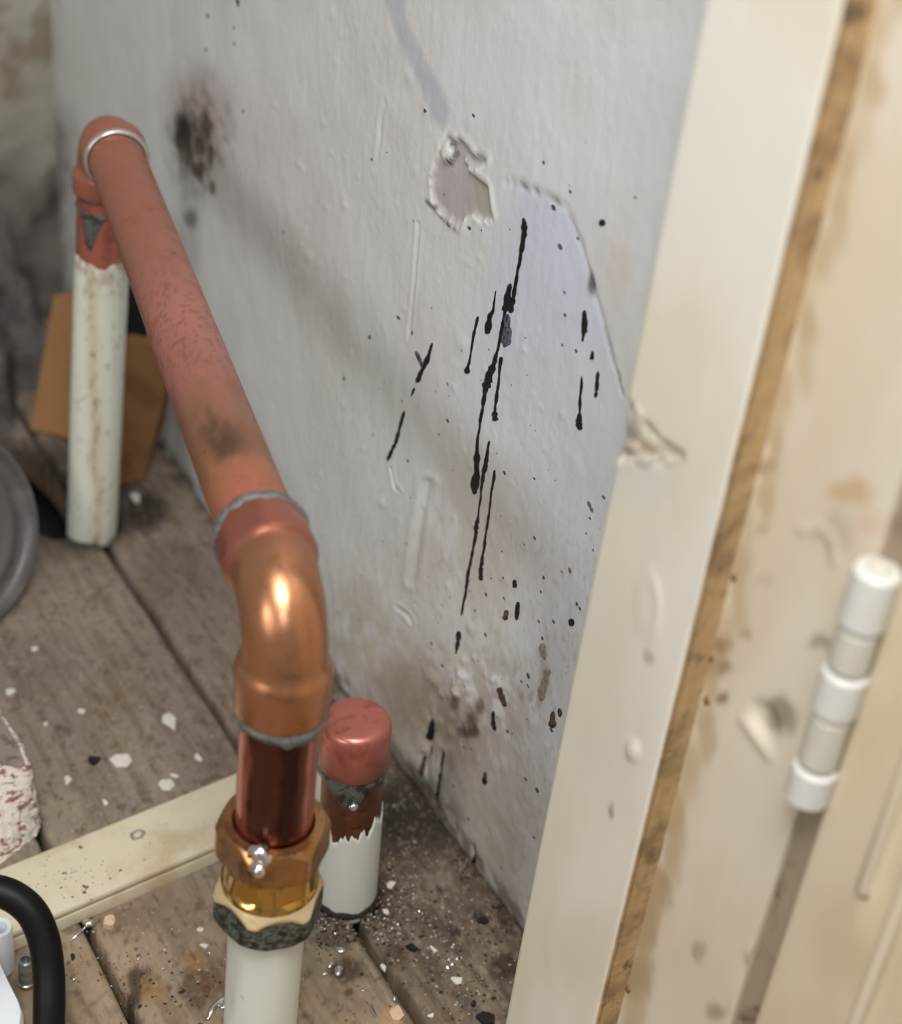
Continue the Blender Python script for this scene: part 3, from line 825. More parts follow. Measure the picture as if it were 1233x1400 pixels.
def rel_jamb(Y, Z):
    u, v = proj(np.stack([np.full_like(Y, -35.0), Y, Z], -1))
    d = 1.6 * blob(u, v, 1045, 985, 15, 26, 0.3, -0.5) - 1.0 * np.exp(-(linedist(u, v, [(1016, 985), (1035, 1012), (1052, 1034)]) / 6) ** 2)
    d -= 0.7 * np.exp(-(linedist(u, v, [(1095, 725), (1120, 722), (1138, 740), (1140, 765)]) / 6) ** 2)
    d -= 1.2 * blob(u, v, 1030, 1308, 9, 12, 0.6)
    return d


panel('jamb', 254.5, 309, -2, 700, -34.8, 35, (214, 203, 184), JM, 71, frame, None, rel_jamb, 1.5, 0, 0)
# grimy open joint on the side of the stop
ys = np.linspace(-44.6, -34.0, 11); zs = np.arange(0, 700, 1.6)
A, Z = np.meshgrid(ys, zs, indexing='ij')
Yg = 307.6 - 0.5 * (fbm(A / 2.5, Z / 12, 75, 3)) - 1.0 * sstep(-39, -34, A) * fbm(A * 0, Z / 12, 76, 3)
V, F, idx = solid_grid(np.stack([A, Yg, Z], -1), (0, 1.5, 0))
mb = MB(); mb.add(V, F)
setp(mb.build('dirty_joint', M['dirt'], frame, angle=None), 'brown grimy joint with crumbling old paint')
mb = MB()
for k, (x, y, r) in enumerate([(958, 880, 7), (972, 900, 6), (966, 958, 7), (1015, 640, 8), (1030, 648, 5), (870, 1232, 6), (862, 1262, 7), (885, 1205, 5), (850, 1330, 9), (858, 1352, 7), (946, 912, 8), (952, 865, 6), (905, 1130, 5), (890, 1165, 6), (842, 1372, 9), (985, 800, 8), (1003, 790, 6)]):
    p = on_plane(x, y, 0, -35.0); w = r * 0.21
    th = np.linspace(0, 2 * np.pi, 10, endpoint=False)
    V = [np.column_stack([np.full(10, p[0] - hh), p[1] + w * rr * np.cos(th) * (1 + 0.4 * (rng.random(10) - 0.5)), p[2] + w * 1.3 * rr * np.sin(th) * (1 + 0.4 * (rng.random(10) - 0.5))]) for rr, hh in ((1.1, -0.8), (1, 0.1), (0.5, 0.4))]
    mb.add(np.concatenate(V), grid_faces(3, 10, True) + [tuple(range(20, 30))])
setp(mb.build('grime_crumbs', M['grime'], frame, angle=None), kind='stuff')

door = empty('door_1', (-30, 150, 0), kind='structure')
panel('door_stile', -330, 245.0, 2, 700, -36.0, 34, (208, 194, 168), [(1150, 1290, 60, 70, (194, 176, 146), 0.6)], 81, door, None, lambda Y, Z: 2.6 * sstep(221, 218.0, Y) * sstep(206, 209, Y) * sstep(216, 246, Z) + 3.0 * sstep(207.5, 204, Y), 1.6, 0, 2.0)
# moulded beads beside the sunk panels
for y, z0, z1, nm in ((221.5, 236, 700, 'panel_bead'), (207.5, 120, 700, 'panel_bead')):
    m = MB(); n = 12
    pts = [(-35.8, y, z) for z in np.linspace(z0, z1, 8)]
    pts = [(-34.8, y - 1.5, z0 - 3)] + pts
    sweep(m, pts, [1.4] + [2.2] * 8, 14)
    m.build(nm, M['frame_plain'], door, angle=None)
m = MB(); extrude(m, [(-33.0, 245.2), (-33.0, 254.4), (-4, 254.4), (-4, 245.2)], (0, 0, 2), (1, 0, 0), (0, 1, 0), (0, 0, 1), 698)
setp(m.build('door_gap', M['shadow_gap'], door, smooth=False), 'shaded slot between door and frame')

# hinge on the frame
hz0, hz1 = 250.0, 338.0
hinge = empty('butt_hinge', (-39.5, 249, hz0), 'white painted butt hinge joining the door to the cream frame', 'hinge')
cut = [hz0, hz0 + 15, hz0 + 36, hz0 + 53, hz0 + 69, hz1 + 2]
for k in range(5):
    m = MB(); a, b = cut[k] + 0.4, cut[k + 1] - 0.4; q = 7.0 if k % 2 == 0 else 6.2
    lathe(m, (-39.5, 249.0, a), (0, 0, 1), [(q - 1.2, 0), (q, 1.2), (q, b - a - 1.2), (q - 1.2, b - a)], 32)
    m.build('knuckle', M['white_hinge'] if k % 2 == 0 else M['cream_hinge'], hinge)
m = MB(); lathe(m, (-39.5, 249.0, hz0 - 1.2), (0, 0, 1), [(2.4, 0), (3.4, 0.8), (3.4, hz1 - hz0 + 4.0), (2.4, hz1 - hz0 + 4.8)], 20)
m.build('pin', M['cream_hinge'], hinge)

# ================================================================== PIPEWORK
NX, NY = -151.8, 384.4
NZ = z_on(NX, NY, 829)
FARF = np.array([-72.3, 788.0, 0.0])
FARC = np.array([-61.5, 786.5, 250.0])
NEARC = np.array([NX, NY, NZ])
pipe = empty('heating_pipe', (NX, NY, -40), 'long copper heating pipe elbowed down at both ends into white painted stubs', 'pipe')
run = FARC - NEARC; RL = np.linalg.norm(run); run /= RL
UP = np.array([0.0, 0, 1])
far_dn = FARF - FARC; far_dn /= np.linalg.norm(far_dn)


def elbow(c, d1, d2, rb, ls1, ls2, rs=16.8, rbend=14.7):
    """Capillary elbow: two sleeves and a tighter bend between; d1, d2 point away from the corner."""
    d1 = np.asarray(d1, float); d2 = np.asarray(d2, float)
    phi = math.acos(np.dot(d1, d2)); tl = rb / math.tan(phi / 2)
    p1 = c + d1 * tl; p2 = c + d2 * tl
    bis = d1 + d2; bis /= np.linalg.norm(bis)
    ctr = c + bis * (rb / math.sin(phi / 2))
    pts, rad = [], []
    for s, r in ((ls1, rs - 0.9), (ls1 - 0.4, rs - 0.2), (ls1 - 1.2, rs), (8, rs), (4.2, rs + 0.1), (2.9, rs - 0.3), (1.4, rs - 1.35), (0.2, rbend + 0.05)):
        pts.append(p1 + d1 * s); rad.append(r)
    a = p1 - ctr; b = p2 - ctr
    ang = math.acos(np.clip(np.dot(a, b) / rb ** 2, -1, 1))
    for k in range(1, 20):
        t = k / 20
        pts.append(ctr + (math.sin((1 - t) * ang) * a + math.sin(t * ang) * b) / math.sin(ang)); rad.append(rbend)
    for s, r in ((0.2, rbend + 0.05), (1.4, rs - 1.35), (2.9, rs - 0.3), (4.2, rs + 0.1), (8, rs), (ls2 - 1.2, rs), (ls2 - 0.4, rs - 0.2), (ls2, rs - 0.9)):
        pts.append(p2 + d2 * s); rad.append(r)
    m = MB(); sweep(m, pts, rad, 56)
    return m, p1 + d1 * ls1, p2 + d2 * ls2


def shade(mb, fn):
    return fn(np.concatenate(mb.v))


def lerp_cols(t, stops):
    xs = [a for a, _ in stops]; cs = np.array([lin(c) for _, c in stops])
    return np.stack([np.interp(t, xs, cs[:, k]) for k in range(3)], -1)


def run_tint(V):
    t = np.clip(((V - NEARC) @ run) / RL, 0, 1)
    ang = np.arctan2(V[:, 2] - NEARC[2] - (V - NEARC) @ run * run[2], (V - NEARC) @ np.cross(run, UP))
    w = t + 0.05 * (fbm(V[:, 1] / 14, ang * 2, 151, 4) - 0.5) * 2
    c = lerp_cols(w, [(0, (176, 108, 94)), (0.10, (178, 106, 88)), (0.16, (166, 108, 76)), (0.19, (140, 98, 72)), (0.26, (144, 102, 78)), (0.36, (172, 112, 100)), (0.46, (180, 118, 106)), (0.60, (164, 108, 90)), (0.8, (166, 106, 88)), (1, (174, 110, 90))])
    m = 0.75 * blob(w, ang, 0.225, 1.9, 0.035, 0.5, 0.7)
    c = c * (1 - m[:, None]) + lin((74, 52, 40)) * m[:, None]
    m = 0.5 * sstep(0.55, 0.68, fbm(V[:, 1] / 2.4, ang * 9, 152, 4)) * sstep(0.25, 0.4, t) * sstep(0.62, 0.45, t)
    c = c * (1 - m[:, None]) + lin((112, 76, 58)) * m[:, None]
    return c


def elbow_tint(V):
    t = (V - NEARC) @ run
    n = fbm(V[:, 2] / 9, V[:, 0] / 9 + V[:, 1] / 9, 153, 3)
    c = lerp_cols(t + 8 * (n - 0.5), [(-20, (176, 122, 86)), (14, (178, 126, 94)), (21, (176, 118, 92)), (28, (178, 108, 94)), (45, (178, 108, 96))])
    m = 0.5 * sstep(0.5, 0.62, n) * sstep(-14, -30, V[:, 2] - NEARC[2] + 10)
    return c * (1 - m[:, None]) + lin((150, 92, 60)) * m[:, None]


def riser_tint(V):  # dark front bands paint in the reflection of the dark room
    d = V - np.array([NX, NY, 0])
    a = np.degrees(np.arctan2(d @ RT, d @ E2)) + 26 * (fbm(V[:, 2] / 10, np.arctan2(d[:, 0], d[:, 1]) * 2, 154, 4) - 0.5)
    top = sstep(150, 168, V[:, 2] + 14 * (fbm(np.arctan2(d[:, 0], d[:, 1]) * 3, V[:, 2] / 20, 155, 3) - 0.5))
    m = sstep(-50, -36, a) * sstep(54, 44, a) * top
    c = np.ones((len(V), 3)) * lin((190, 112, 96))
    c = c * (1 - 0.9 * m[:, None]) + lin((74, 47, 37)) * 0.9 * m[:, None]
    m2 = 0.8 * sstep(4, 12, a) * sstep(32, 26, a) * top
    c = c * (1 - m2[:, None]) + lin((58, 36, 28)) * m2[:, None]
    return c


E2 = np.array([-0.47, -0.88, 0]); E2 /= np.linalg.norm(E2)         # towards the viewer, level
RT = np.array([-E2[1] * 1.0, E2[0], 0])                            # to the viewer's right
mE, jn1, jn2 = elbow(NEARC, -UP, run, 21.0, NZ - z_on(NX, NY, 962) - 21.0, 21.0)
mE.build('near_elbow', M['copper_elbow'], pipe, angle=60, tint=elbow_tint(np.concatenate(mE.v)))['label'] = 'polished bronze coloured elbow'
mF, jf1, jf2 = elbow(FARC, -run, far_dn, 19.0, 17.0, 14.0)
o = mF.build('far_elbow', M['copper_run'], pipe, angle=60, tint=run_tint(np.concatenate(mF.v)))
m = MB(); sweep(m, [jn2 - run * 8 + (jf1 - jn2 + run * 16) * t for t in np.linspace(0, 1, 160)], 14.2, 72); m.build('pipe_run', M['copper_run'], pipe, angle=60, tint=run_tint(np.concatenate(m.v)))
m = MB(); sweep(m, [(NX, NY, z) for z in np.linspace(140, jn1[2] + 6, 60)], 14.1, 96); setp(m.build('riser', M['copper_riser'], pipe, angle=60, tint=riser_tint(np.concatenate(m.v))), 'shiny reflective copper with a dark room reflection painted down the front')


def ragged(c, axis, r, lo, hi, seed, mt, name, parent, amp=(0.8, 0.8), thick=0.9, seg=72, nz=9, lump=0.35, up=None, arc=None, label=None):
    """A skin round a pipe whose two edges wander: solder fillets, flaking paint."""
    axis = np.asarray(axis, float); axis /= np.linalg.norm(axis)
    ref = np.array(up if up is not None else ([1.0, 0, 0] if abs(axis[0]) < 0.9 else [0, 1.0, 0]))
    a = ref - axis * np.dot(ref, axis); a /= np.linalg.norm(a); b = np.cross(axis, a)
    th = np.linspace(0, 2 * np.pi, seg, endpoint=False)
    L = lo + amp[0] * 2 * (fbm(np.cos(th) * 2.6 + 9, np.sin(th) * 2.6 + 4, seed, 4) - 0.5)
    H = hi + amp[1] * 2 * (fbm(np.cos(th) * 2.6 + 3, np.sin(th) * 2.6 + 8, seed + 9, 4) - 0.5)
    if arc: L, H = arc(th, L, H)
    V = []
    rows = [(0.0, -0.35)] + [(t, 1.0) for t in np.linspace(0.03, 0.97, nz)] + [(1.0, -0.35)]
    for t, k in rows:
        h = L + (H - L) * t
        bulge = thick * (math.sin(math.pi * min(max(t, 0.12), 0.88)) if lump else 1)
        rr = r + (k * bulge if k > 0 else -0.3) + (lump * (fbm(th * 4 + 3, h * 0.5, seed + 3, 3) - 0.5) if k > 0 else 0)
        V.append(np.asarray(c) + axis * h[:, None] + rr[:, None] * (np.cos(th)[:, None] * a + np.sin(th)[:, None] * b) if not np.isscalar(rr) else np.asarray(c) + axis * h[:, None] + rr * (np.cos(th)[:, None] * a + np.sin(th)[:, None] * b))
    m = MB(); m.add(np.concatenate(V), grid_faces(len(rows), seg, True))
    return setp(m.build(name, mt, parent, angle=None), label)


def sag(deg0, width, depth, up_=False):
    def f(th, L, H):
        w = np.exp(-((np.angle(np.exp(1j * (th - math.radians(deg0))))) / width) ** 2)
        return (L - depth * w, H) if not up_ else (L, H + depth * w)
    return f


ragged(jn1, -UP, 15.0, -1.6, 5.4, 101, M['solder'], 'solder_ring', pipe, (0.6, 4.2), 1.5, up=E2)
ragged(jn2, run, 16.0, -4.6, 2.4, 102, M['solder'], 'solder_ring', pipe, (4.4, 1.8), 1.5, up=UP)
ragged(jf1, -run, 15.2, -1.6, 1.6, 103, M['solder_pale'], 'solder_ring', pipe, (0.3, 0.4), 1.4, lump=0.15, up=UP)
ragged(jf2, far_dn, 14.4, -0.8, 2.0, 104, M['dark_solder'], 'solder_ring', pipe, (0.3, 1.2), 1.0, up=E2)
# far upright: bare copper above, white paint with a ragged upper edge below
zc = z_on(FARF[0], FARF[1], 352)
Lf = np.linalg.norm(FARF - FARC)
m = MB(); sweep(m, [FARC + far_dn * s for s in np.linspace(20, Lf + 4, 30)], 14.2, 48); setp(m.build('far_stub', M['copper_cap'], pipe, angle=60), 'bare pinkish copper')
p_paint = FARC + far_dn * (FARC[2] - zc)
th = np.linspace(0, 2 * np.pi, 96, endpoint=False)
a = E2 - far_dn * np.dot(E2, far_dn); a /= np.linalg.norm(a); b = np.cross(far_dn, a)
L0 = -3 + 16 * (fbm(np.cos(th) * 2 + 3, np.sin(th) * 2 + 3, 111, 4) - 0.5)
Lend = Lf - (FARC[2] - zc) + 5
rows, tint = [], []
for t in np.linspace(0, 1, 110):
    h = L0 + (Lend - L0) * t
    rr = 14.75 + 0.25 * (fbm(th * 3, h / 6, 112, 3) - 0.5) - (0.9 if t == 0 else 0)
    rows.append(p_paint + far_dn * h[:, None] + np.asarray(rr)[:, None] * (np.cos(th)[:, None] * a + np.sin(th)[:, None] * b))
    ang = np.angle(np.exp(1j * th))
    c = np.ones((96, 3)) * lin((222, 224, 208))
    cen = 0.32 - 0.75 * t + 0.3 * (fbm(h / 24, h * 0, 113, 2) - 0.5)          # the brown run creeps round the pipe
    for msk, rgb in ((0.6 * np.exp(-((ang + cen * -1.0) / 0.27) ** 2), (184, 166, 136)), (0.6 * np.exp(-((ang - cen) / 0.12) ** 2) * sstep(0.56, 0.68, fbm(h / 6, th * 4, 114, 3)), (104, 95, 82)),
                     (0.3 * sstep(0.58, 0.7, fbm(np.cos(th) * 3, h / 30 + np.sin(th) * 3, 115, 3)), (196, 188, 166)), (0.5 * sstep(0.72, 0.77, fbm(th * 8, h / 4, 116, 3)), (122, 114, 100)), (0.6 * sstep(0.13, 0.0, t) * sstep(0.4, 0.6, fbm(th * 5, h / 4, 117, 3)) + 0 * th, (150, 112, 98))):
        c = c * (1 - msk[:, None]) + lin(rgb) * msk[:, None]
    tint.append(c)
m = MB(); m.add(np.concatenate(rows), grid_faces(110, 96, True))
setp(m.build('far_paint', M['far_pipe'], pipe, angle=None, tint=np.concatenate(tint)), 'white paint with a brown run down it')
ragged(FARC + far_dn * 40, far_dn, 14.3, 0, 22, 118, M['dark_solder'], 'solder_run', pipe, (1, 6), 0.7, up=E2,
       arc=lambda th, L, H: (L, L + (H - L) * np.clip(np.exp(-((np.angle(np.exp(1j * (th - 0.35)))) / 0.35) ** 2), 0.02, 1)))


# compression fitting on the near upright
def hexr(af, rot):
    def f(th):
        t = (th - rot + math.pi / 6) % (math.pi / 3) - math.pi / 6
        return af / np.cos(t)
    return f


def hexnut(z0, z1, af, rot, rmax, ch_top, ch_bot, mt, name, r_in=14.2, label=None, zs=34, tint=None):
    """Hexagon cut by a turning chamfer at top and bottom, bored for the pipe. rot: direction of a corner seen from E2."""
    hx = hexr(af, rot + math.pi / 6)
    th = np.linspace(0, 2 * np.pi, 144, endpoint=False)
    H = hx(th)
    prof = []
    for z in np.linspace(z0, z1, zs):
        rc = min(rmax, rmax - ch_top[0] + (z1 - z) * ch_top[1], rmax - ch_bot[0] + (z - z0) * ch_bot[1])
        prof.append((rc, z))
    prof = [(r_in, z0)] + prof + [(r_in + 0.8, z1), (r_in, z1 - 2.5)]
    m = MB()
    lathe(m, (NX, NY, 0), UP, prof, 144, rfn=lambda t, r, h: np.minimum(H, r) if r > r_in + 1 else np.full(len(t), float(r)), up=E2, close=True)
    return setp(m.build(name, mt, pipe, angle=24, tint=tint(np.concatenate(m.v)) if tint else None), label)


nut = hexnut(146.6, 162.2, 18.9, math.radians(-21), 21.0, (2.5, 0.75), (1.0, 1.2), M['brass_nut'], 'compression_nut', 14.3, 'upper nut, browned brass with solder spatter')
m = MB()
Hb = hexr(16.6, math.radians(0) + math.pi / 6)
lathe(m, (NX, NY, 0), UP, [(14, 128), (18.0, 128), (18.3, 131.4), (18.3, 132.6), (17.7, 133.4), (17.3, 134.2), (17.3, 142.6), (17.7, 143.4), (18.4, 144.2), (18.4, 145.6), (17.8, 147.0), (14, 147.0)], 144,
      rfn=lambda t, r, h: np.minimum(Hb(t), 17.6) if 133.9 < h < 143.0 else np.full(len(t), float(r)), up=E2, close=True)
setp(m.build('fitting_body', M['brass'], pipe, angle=24), 'bright gold coloured brass')
def nut_tint(V):
    d = V - np.array([NX, NY, 0]); r = np.hypot(d[:, 0], d[:, 1]); a = np.arctan2(d @ RT, d @ E2)
    n = fbm(a * 6 + 20, V[:, 2] / 3, 123, 4); n2 = fbm(a * 12 + 20, V[:, 2] / 1.6, 124, 4)
    lim = 127.6 - 1.5 * np.clip(r - 18.6, 0, 3) + 1.6 * (n - 0.5)
    m = sstep(0.9, -0.3, V[:, 2] - lim)
    g = lerp_cols(n * 0.5 + n2 * 0.5, [(0.3, (22, 22, 19)), (0.47, (44, 45, 38)), (0.56, (112, 118, 106)), (0.62, (60, 60, 50)), (0.75, (34, 31, 25))])
    return lin((204, 182, 142)) * (1 - m[:, None]) + g * m[:, None]


hexnut(113.0, 131.2, 18.8, math.radians(-15), 20.9, (3.3, 0.55), (1.6, 0.8), M['dirty_nut'], 'compression_nut', 14.6, 'lower nut, smeared grey green under a tan bevel', 40, nut_tint)
m = MB(); sweep(m, [(NX, NY, z) for z in np.linspace(-60, 116, 20)], 14.6, 64, lump=0.15, seed=5); setp(m.build('near_paint', M['white_pipe'], pipe, angle=60), 'white painted lower upright')
# solder beads that ran onto the upper nut
for k, (dg, r, z, s) in enumerate(((-14, 18.0, 163.0, 3.7), (-12, 20.2, 157.2, 3.3), (-6, 18.6, 161.0, 2.6))):
    d = E2 * math.cos(math.radians(dg)) + RT * math.sin(math.radians(dg))
    m = MB(); c = np.array([NX, NY, z]) + d * r
    lathe(m, c - UP * s * 0.95, UP, [(s * math.sin(t), s * 0.95 * (1 - math.cos(t))) for t in np.linspace(0.15, math.pi - 0.15, 9)], 18, rfn=lambda t, rr, h: rr * (1 + 0.18 * np.sin(3 * t + k) + 0.1 * np.cos(5 * t)))
    setp(m.build('solder_bead', M['bright_solder'], nut, angle=None), 'bright silver blob')
m = MB()
for k, (dg, r, z, s) in enumerate(((-48, 17.8, 161.9, 0.9), (-30, 18.0, 162.0, 0.9), (-24, 19.3, 160.9, 0.8), (-27, 20.0, 157.5, 1.0), (-20, 17.3, 162.1, 0.8), (26, 18.4, 162.0, 0.6), (-18, 20.1, 156.0, 1.1), (-33, 20.0, 156.5, 0.8))):
    d = E2 * math.cos(math.radians(dg)) + RT * math.sin(math.radians(dg))
    c = np.array([NX, NY, z]) + d * r
    lathe(m, c - UP * s * 0.8, UP, [(s * math.sin(t), s * 0.8 * (1 - math.cos(t))) for t in np.linspace(0.2, math.pi - 0.2, 6)], 10)
setp(m.build('black_spatter', M['tar'], nut, angle=None), kind='stuff')
# stamped characters on the upper nut
m = MB()
for k, (ch, dg) in enumerate((('1', 1.5), ('H', 7.0), ('E', 13.5))):
    cu = bpy.data.curves.new('stamp', 'FONT'); cu.body = ch; cu.size = 3.4; cu.extrude = 0.12; cu.align_x = 'CENTER'; cu.align_y = 'CENTER'; cu.resolution_u = 2
    o = bpy.data.objects.new('stamp', cu); COL.objects.link(o)
    bpy.context.view_layer.update()
    tm = o.evaluated_get(bpy.context.evaluated_depsgraph_get()).to_mesh()
    L = np.array([v.co[:] for v in tm.vertices]); LF = [tuple(p.vertices) for p in tm.polygons]
    d = E2 * math.cos(math.radians(dg)) + RT * math.sin(math.radians(dg))
    tdir = -E2 * math.sin(math.radians(dg)) + RT * math.cos(math.radians(dg))
    m.add(np.array([NX, NY, 162.2]) + d * 17.0 + L[:, :1] * tdir - L[:, 1:2] * d + L[:, 2:3] * UP, LF)
    bpy.data.objects.remove(o); bpy.data.curves.remove(cu)
setp(m.build('stamped_lettering', M['brass_nut'], nut, smooth=False), 'small stamped characters on the upper nut')

# capped stub beside the wall
CX, CY = -67.0, 466.5
zcap_top, zcap_bot = z_on(CX, CY, 998), 0
zcap_top = 117.0
lean = np.array([-3.5, 0.5, 0]) / 110.0


def cp(z): return np.array([CX, CY, 0]) + np.array([lean[0] * z, lean[1] * z, z])


stub = empty('capped_pipe', (CX, CY, -20), 'short stub pipe closed with a pink copper end cap, lower half painted white', 'pipe')
ax = cp(1) - cp(0); ax /= np.linalg.norm(ax)
m = MB(); lathe(m, cp(87), ax, [(14.4, 0), (15.3, 0.2), (15.8, 0.9), (15.8, 20.6), (15.5, 22.6), (14.8, 24.2), (13.5, 25.4), (11.8, 26.0), (6, 26.15), (0.4, 26.2)], 72)
m.build('end_cap', M['copper_cap'], stub, angle=60)
m = MB(); sweep(m, [cp(z) for z in np.linspace(-5, 92, 20)], 14.0, 60); m.build('copper_stub', M['brown_stub'], stub, angle=60)
ragged(cp(86.5), -ax, 14.1, -0.8, 5, 131, M['dark_solder'], 'solder_ring', stub, (0.3, 2.5), 0.9, up=E2,
       arc=lambda th, L, H: (L, H + 11 * np.exp(-((np.angle(np.exp(1j * (th - 0.15)))) / 0.55) ** 4) + 0.8 * np.sin(9 * th)))
m = MB(); c = cp(73) + (E2 * 0.99 + RT * 0.05) * 14.6
lathe(m, c - ax * 2, ax, [(2.3 * math.sin(t), 2.3 * (1 - math.cos(t))) for t in np.linspace(0.15, 3.0, 8)], 16); setp(m.build('solder_bead', M['bright_solder'], stub, angle=None), 'round bright bead')
ragged(cp(0), ax, 14.15, -5.5, 56, 132, M['white_pipe'], 'white_paint', stub, (0, 9), 0.6, seg=200, nz=40, lump=0.0, up=E2, arc=lambda th, L, H: (L, H - 3 + 6 * (fbm(th * 7 + 30, th * 0, 133, 5) - 0.5) * 2 + 5 * np.sin(th - 0.2)))

ragged(cp(0), ax, 14.9, -1.0, 3.2, 135, M['grit_dark'], 'grime_ring', stub, (0.1, 2.6), 0.9, seg=90, up=E2, label='dark dirt caked round the foot')

# ================================================================== THINGS ON THE FLOOR
# cream batten lying across the boards
bd = np.array([0.994, 0.108, 0.0]); bd /= np.linalg.norm(bd); bu = np.array([-bd[1], bd[0], 0])
bo = on_plane(83, 1272, 2, 0.0); bo = bo - bd * ((bo[0] + 335) / bd[0]) + np.array([0, 0, -0.1])
prof = [(0, 0), (0, 6.2), (0.3, 6.9), (1.5, 7.2), (1.5, 8.2), (0.3, 8.6), (0.1, 10.4), (0.6, 11.5), (1.7, 12.0), (12, 12.1), (25, 12.1), (36.4, 12.0), (37.6, 11.2), (37.8, 9), (37.8, 0)]
m = MB(); extrude(m, prof, bo, bu, UP, bd, (335 - 47) / bd[0], steps=40)
batten = setp(m.build('painted_batten', M['batten'], angle=30), 'long cream painted batten with a grooved edge lying across the floorboards', 'batten')

m = MB(); p = on_plane(188, 1141, 2, 12.1)
lathe(m, p - UP * 0.3, UP, [(1.2, -0.2), (1.6, 0.1), (2.3, 0.75), (3.1, 0.6), (3.7, 0.0), (3.0, -0.2)], 20, rfn=lambda t, r, h: r * (1 + 0.14 * np.sin(2 * t + 1) + 0.08 * np.cos(5 * t)), close=True)
setp(m.build('nail_hole', M['grey_smear'], batten, angle=None), 'ringed nail hole in the paint')
m = MB(); r_ = random.Random(77)
for k in range(110):
    x, y = (r_.gauss(95, 34), r_.gauss(1205, 18)) if k < 90 else (r_.uniform(60, 300), r_.uniform(1100, 1200))
    if not (1047 + (325 - x) * 0.40 + 6 < y < 1246 - (x - 74) * 0.435 - 8): continue
    p = on_plane(x, y, 2, 12.15); q = r_.uniform(0.18, 0.5) * (1 if r_.random() < 0.85 else 2.4)
    th = np.linspace(0, 2 * np.pi, 6, endpoint=False) + r_.uniform(0, 6)
    V = np.column_stack([p[0] + q * np.cos(th) * (0.6 + 0.8 * rng.random(6)), p[1] + q * np.sin(th) * (0.6 + 0.8 * rng.random(6)), np.full(6, 11.9)])
    m.add(np.concatenate([V, [[p[0], p[1], 12.2 + 0.4 * q]]]), [(i, (i + 1) % 6, 6) for i in range(6)])
setp(m.build('dirt_crumbs', M['grit_brown'], batten, smooth=False), kind='stuff')

# broken block with flaking white end, at the left edge
z_b = 33.0


def ring_poly(pts, z):
    P = [on_plane(x, y, 2, z)[:2] for x, y in pts]
    P = P + [P[-1] + np.array([-10, 45.0]), P[-1] + np.array([-150, 20.0])]
    out = []
    for k in range(len(P)):
        for t in np.linspace(0, 1, 24, endpoint=False): out.append(P[k] + (P[(k + 1) % len(P)] - P[k]) * t)
    return np.array(out)


btm = ring_poly([(-150, 1250), (-20, 1196), (20, 1166), (49, 1142), (55, 1130), (50, 1085), (14, 1035)], 0.0)
top = ring_poly([(-150, 1030), (-20, 1040), (20, 1046), (36, 1050), (43, 1046), (30, 1012), (0, 968)], z_b)
m = MB(); nd = len(btm); c = btm.mean(0)
ring = []
for t, ins in [(t, 0) for t in np.linspace(0, 0.95, 16)] + [(0.985, 0.8), (1.0, 2.4)]:
    p = btm + (top - btm) * min(1, t * 1.02) ** 0.85
    dr = p - c; dr /= np.linalg.norm(dr, axis=1)[:, None]
    out = 2.2 * (fbm(np.arange(nd) * 0.30, np.full(nd, t * 8), 141, 4) - 0.5) * (t < 0.97)
    ring.append(np.column_stack([p + dr * (out - ins)[:, None], np.full(nd, z_b * t - 0.3)]))
m.add(np.concatenate(ring), grid_faces(len(ring), nd, True), 1)
m.add(ring[-1], [tuple(range(nd))], 0)
setp(m.build('wood_block', [M['block_top'], M['block_end']], angle=35), 'weathered wooden block with flaking white and red paint on its end', 'block')

# black hose arching over the batten
hp = [at_depth(-330, 1700, 640), at_depth(-210, 1420, 645), at_depth(-120, 1275, 650), at_depth(-50, 1222, 655), at_depth(0, 1219, 656), at_depth(38, 1241, 657), at_depth(58, 1278, 658), at_depth(66, 1325, 658), at_depth(67, 1380, 656), at_depth(64, 1440, 655), at_depth(50, 1540, 655), at_depth(10, 1680, 660)]
hp = np.array(hp)
s = np.arange(len(hp)); ss = np.linspace(0, len(hp) - 1, 90)


def catmull(P, ss):
    out = []
    n = len(P)
    for v in ss:
        i = min(int(v), n - 2); t = v - i
        p0, p1, p2, p3 = P[max(i - 1, 0)], P[i], P[i + 1], P[min(i + 2, n - 1)]
        out.append(0.5 * ((2 * p1) + (-p0 + p2) * t + (2 * p0 - 5 * p1 + 4 * p2 - p3) * t * t + (-p0 + 3 * p1 - 3 * p2 + p3) * t ** 3))
    return np.array(out)


hc = catmull(hp, ss)
hc[:, 2] = np.maximum(hc[:, 2], 6.2)
m = MB(); sweep(m, hc, 6.3, 28)
setp(m.build('rubber_hose', M['hose'], angle=60), 'thick black rubber hose arching beside the white plastic fitting', 'hose')

# white plastic fitting
fit = empty('plastic_fitting', (-238, 455, 0), 'white plastic fitting with a hollow round boss beside the black hose', 'fitting')
q = [on_plane(x, y, 2, 22.0)[:2] for x, y in ((-2, 1306), (12, 1338), (27, 1368), (32, 1384), (30, 1400), (20, 1440), (-60, 1470), (-80, 1330), (-40, 1300))]
m = MB(); prism(m, np.array(q)[::-1], 0.0, 22.0, bevel=2.0); m.build('plate', M['white_plastic'], fit, angle=40)
bc = on_plane(1, 1318, 2, 2.0); m = MB()
lathe(m, (bc[0], bc[1], 0), UP, [(6.0, 0), (6.0, 25), (5.6, 26), (3.9, 26), (3.5, 25.4), (3.5, 12), (0.3, 12)], 36); m.build('boss', M['white_plastic'], fit, angle=40)
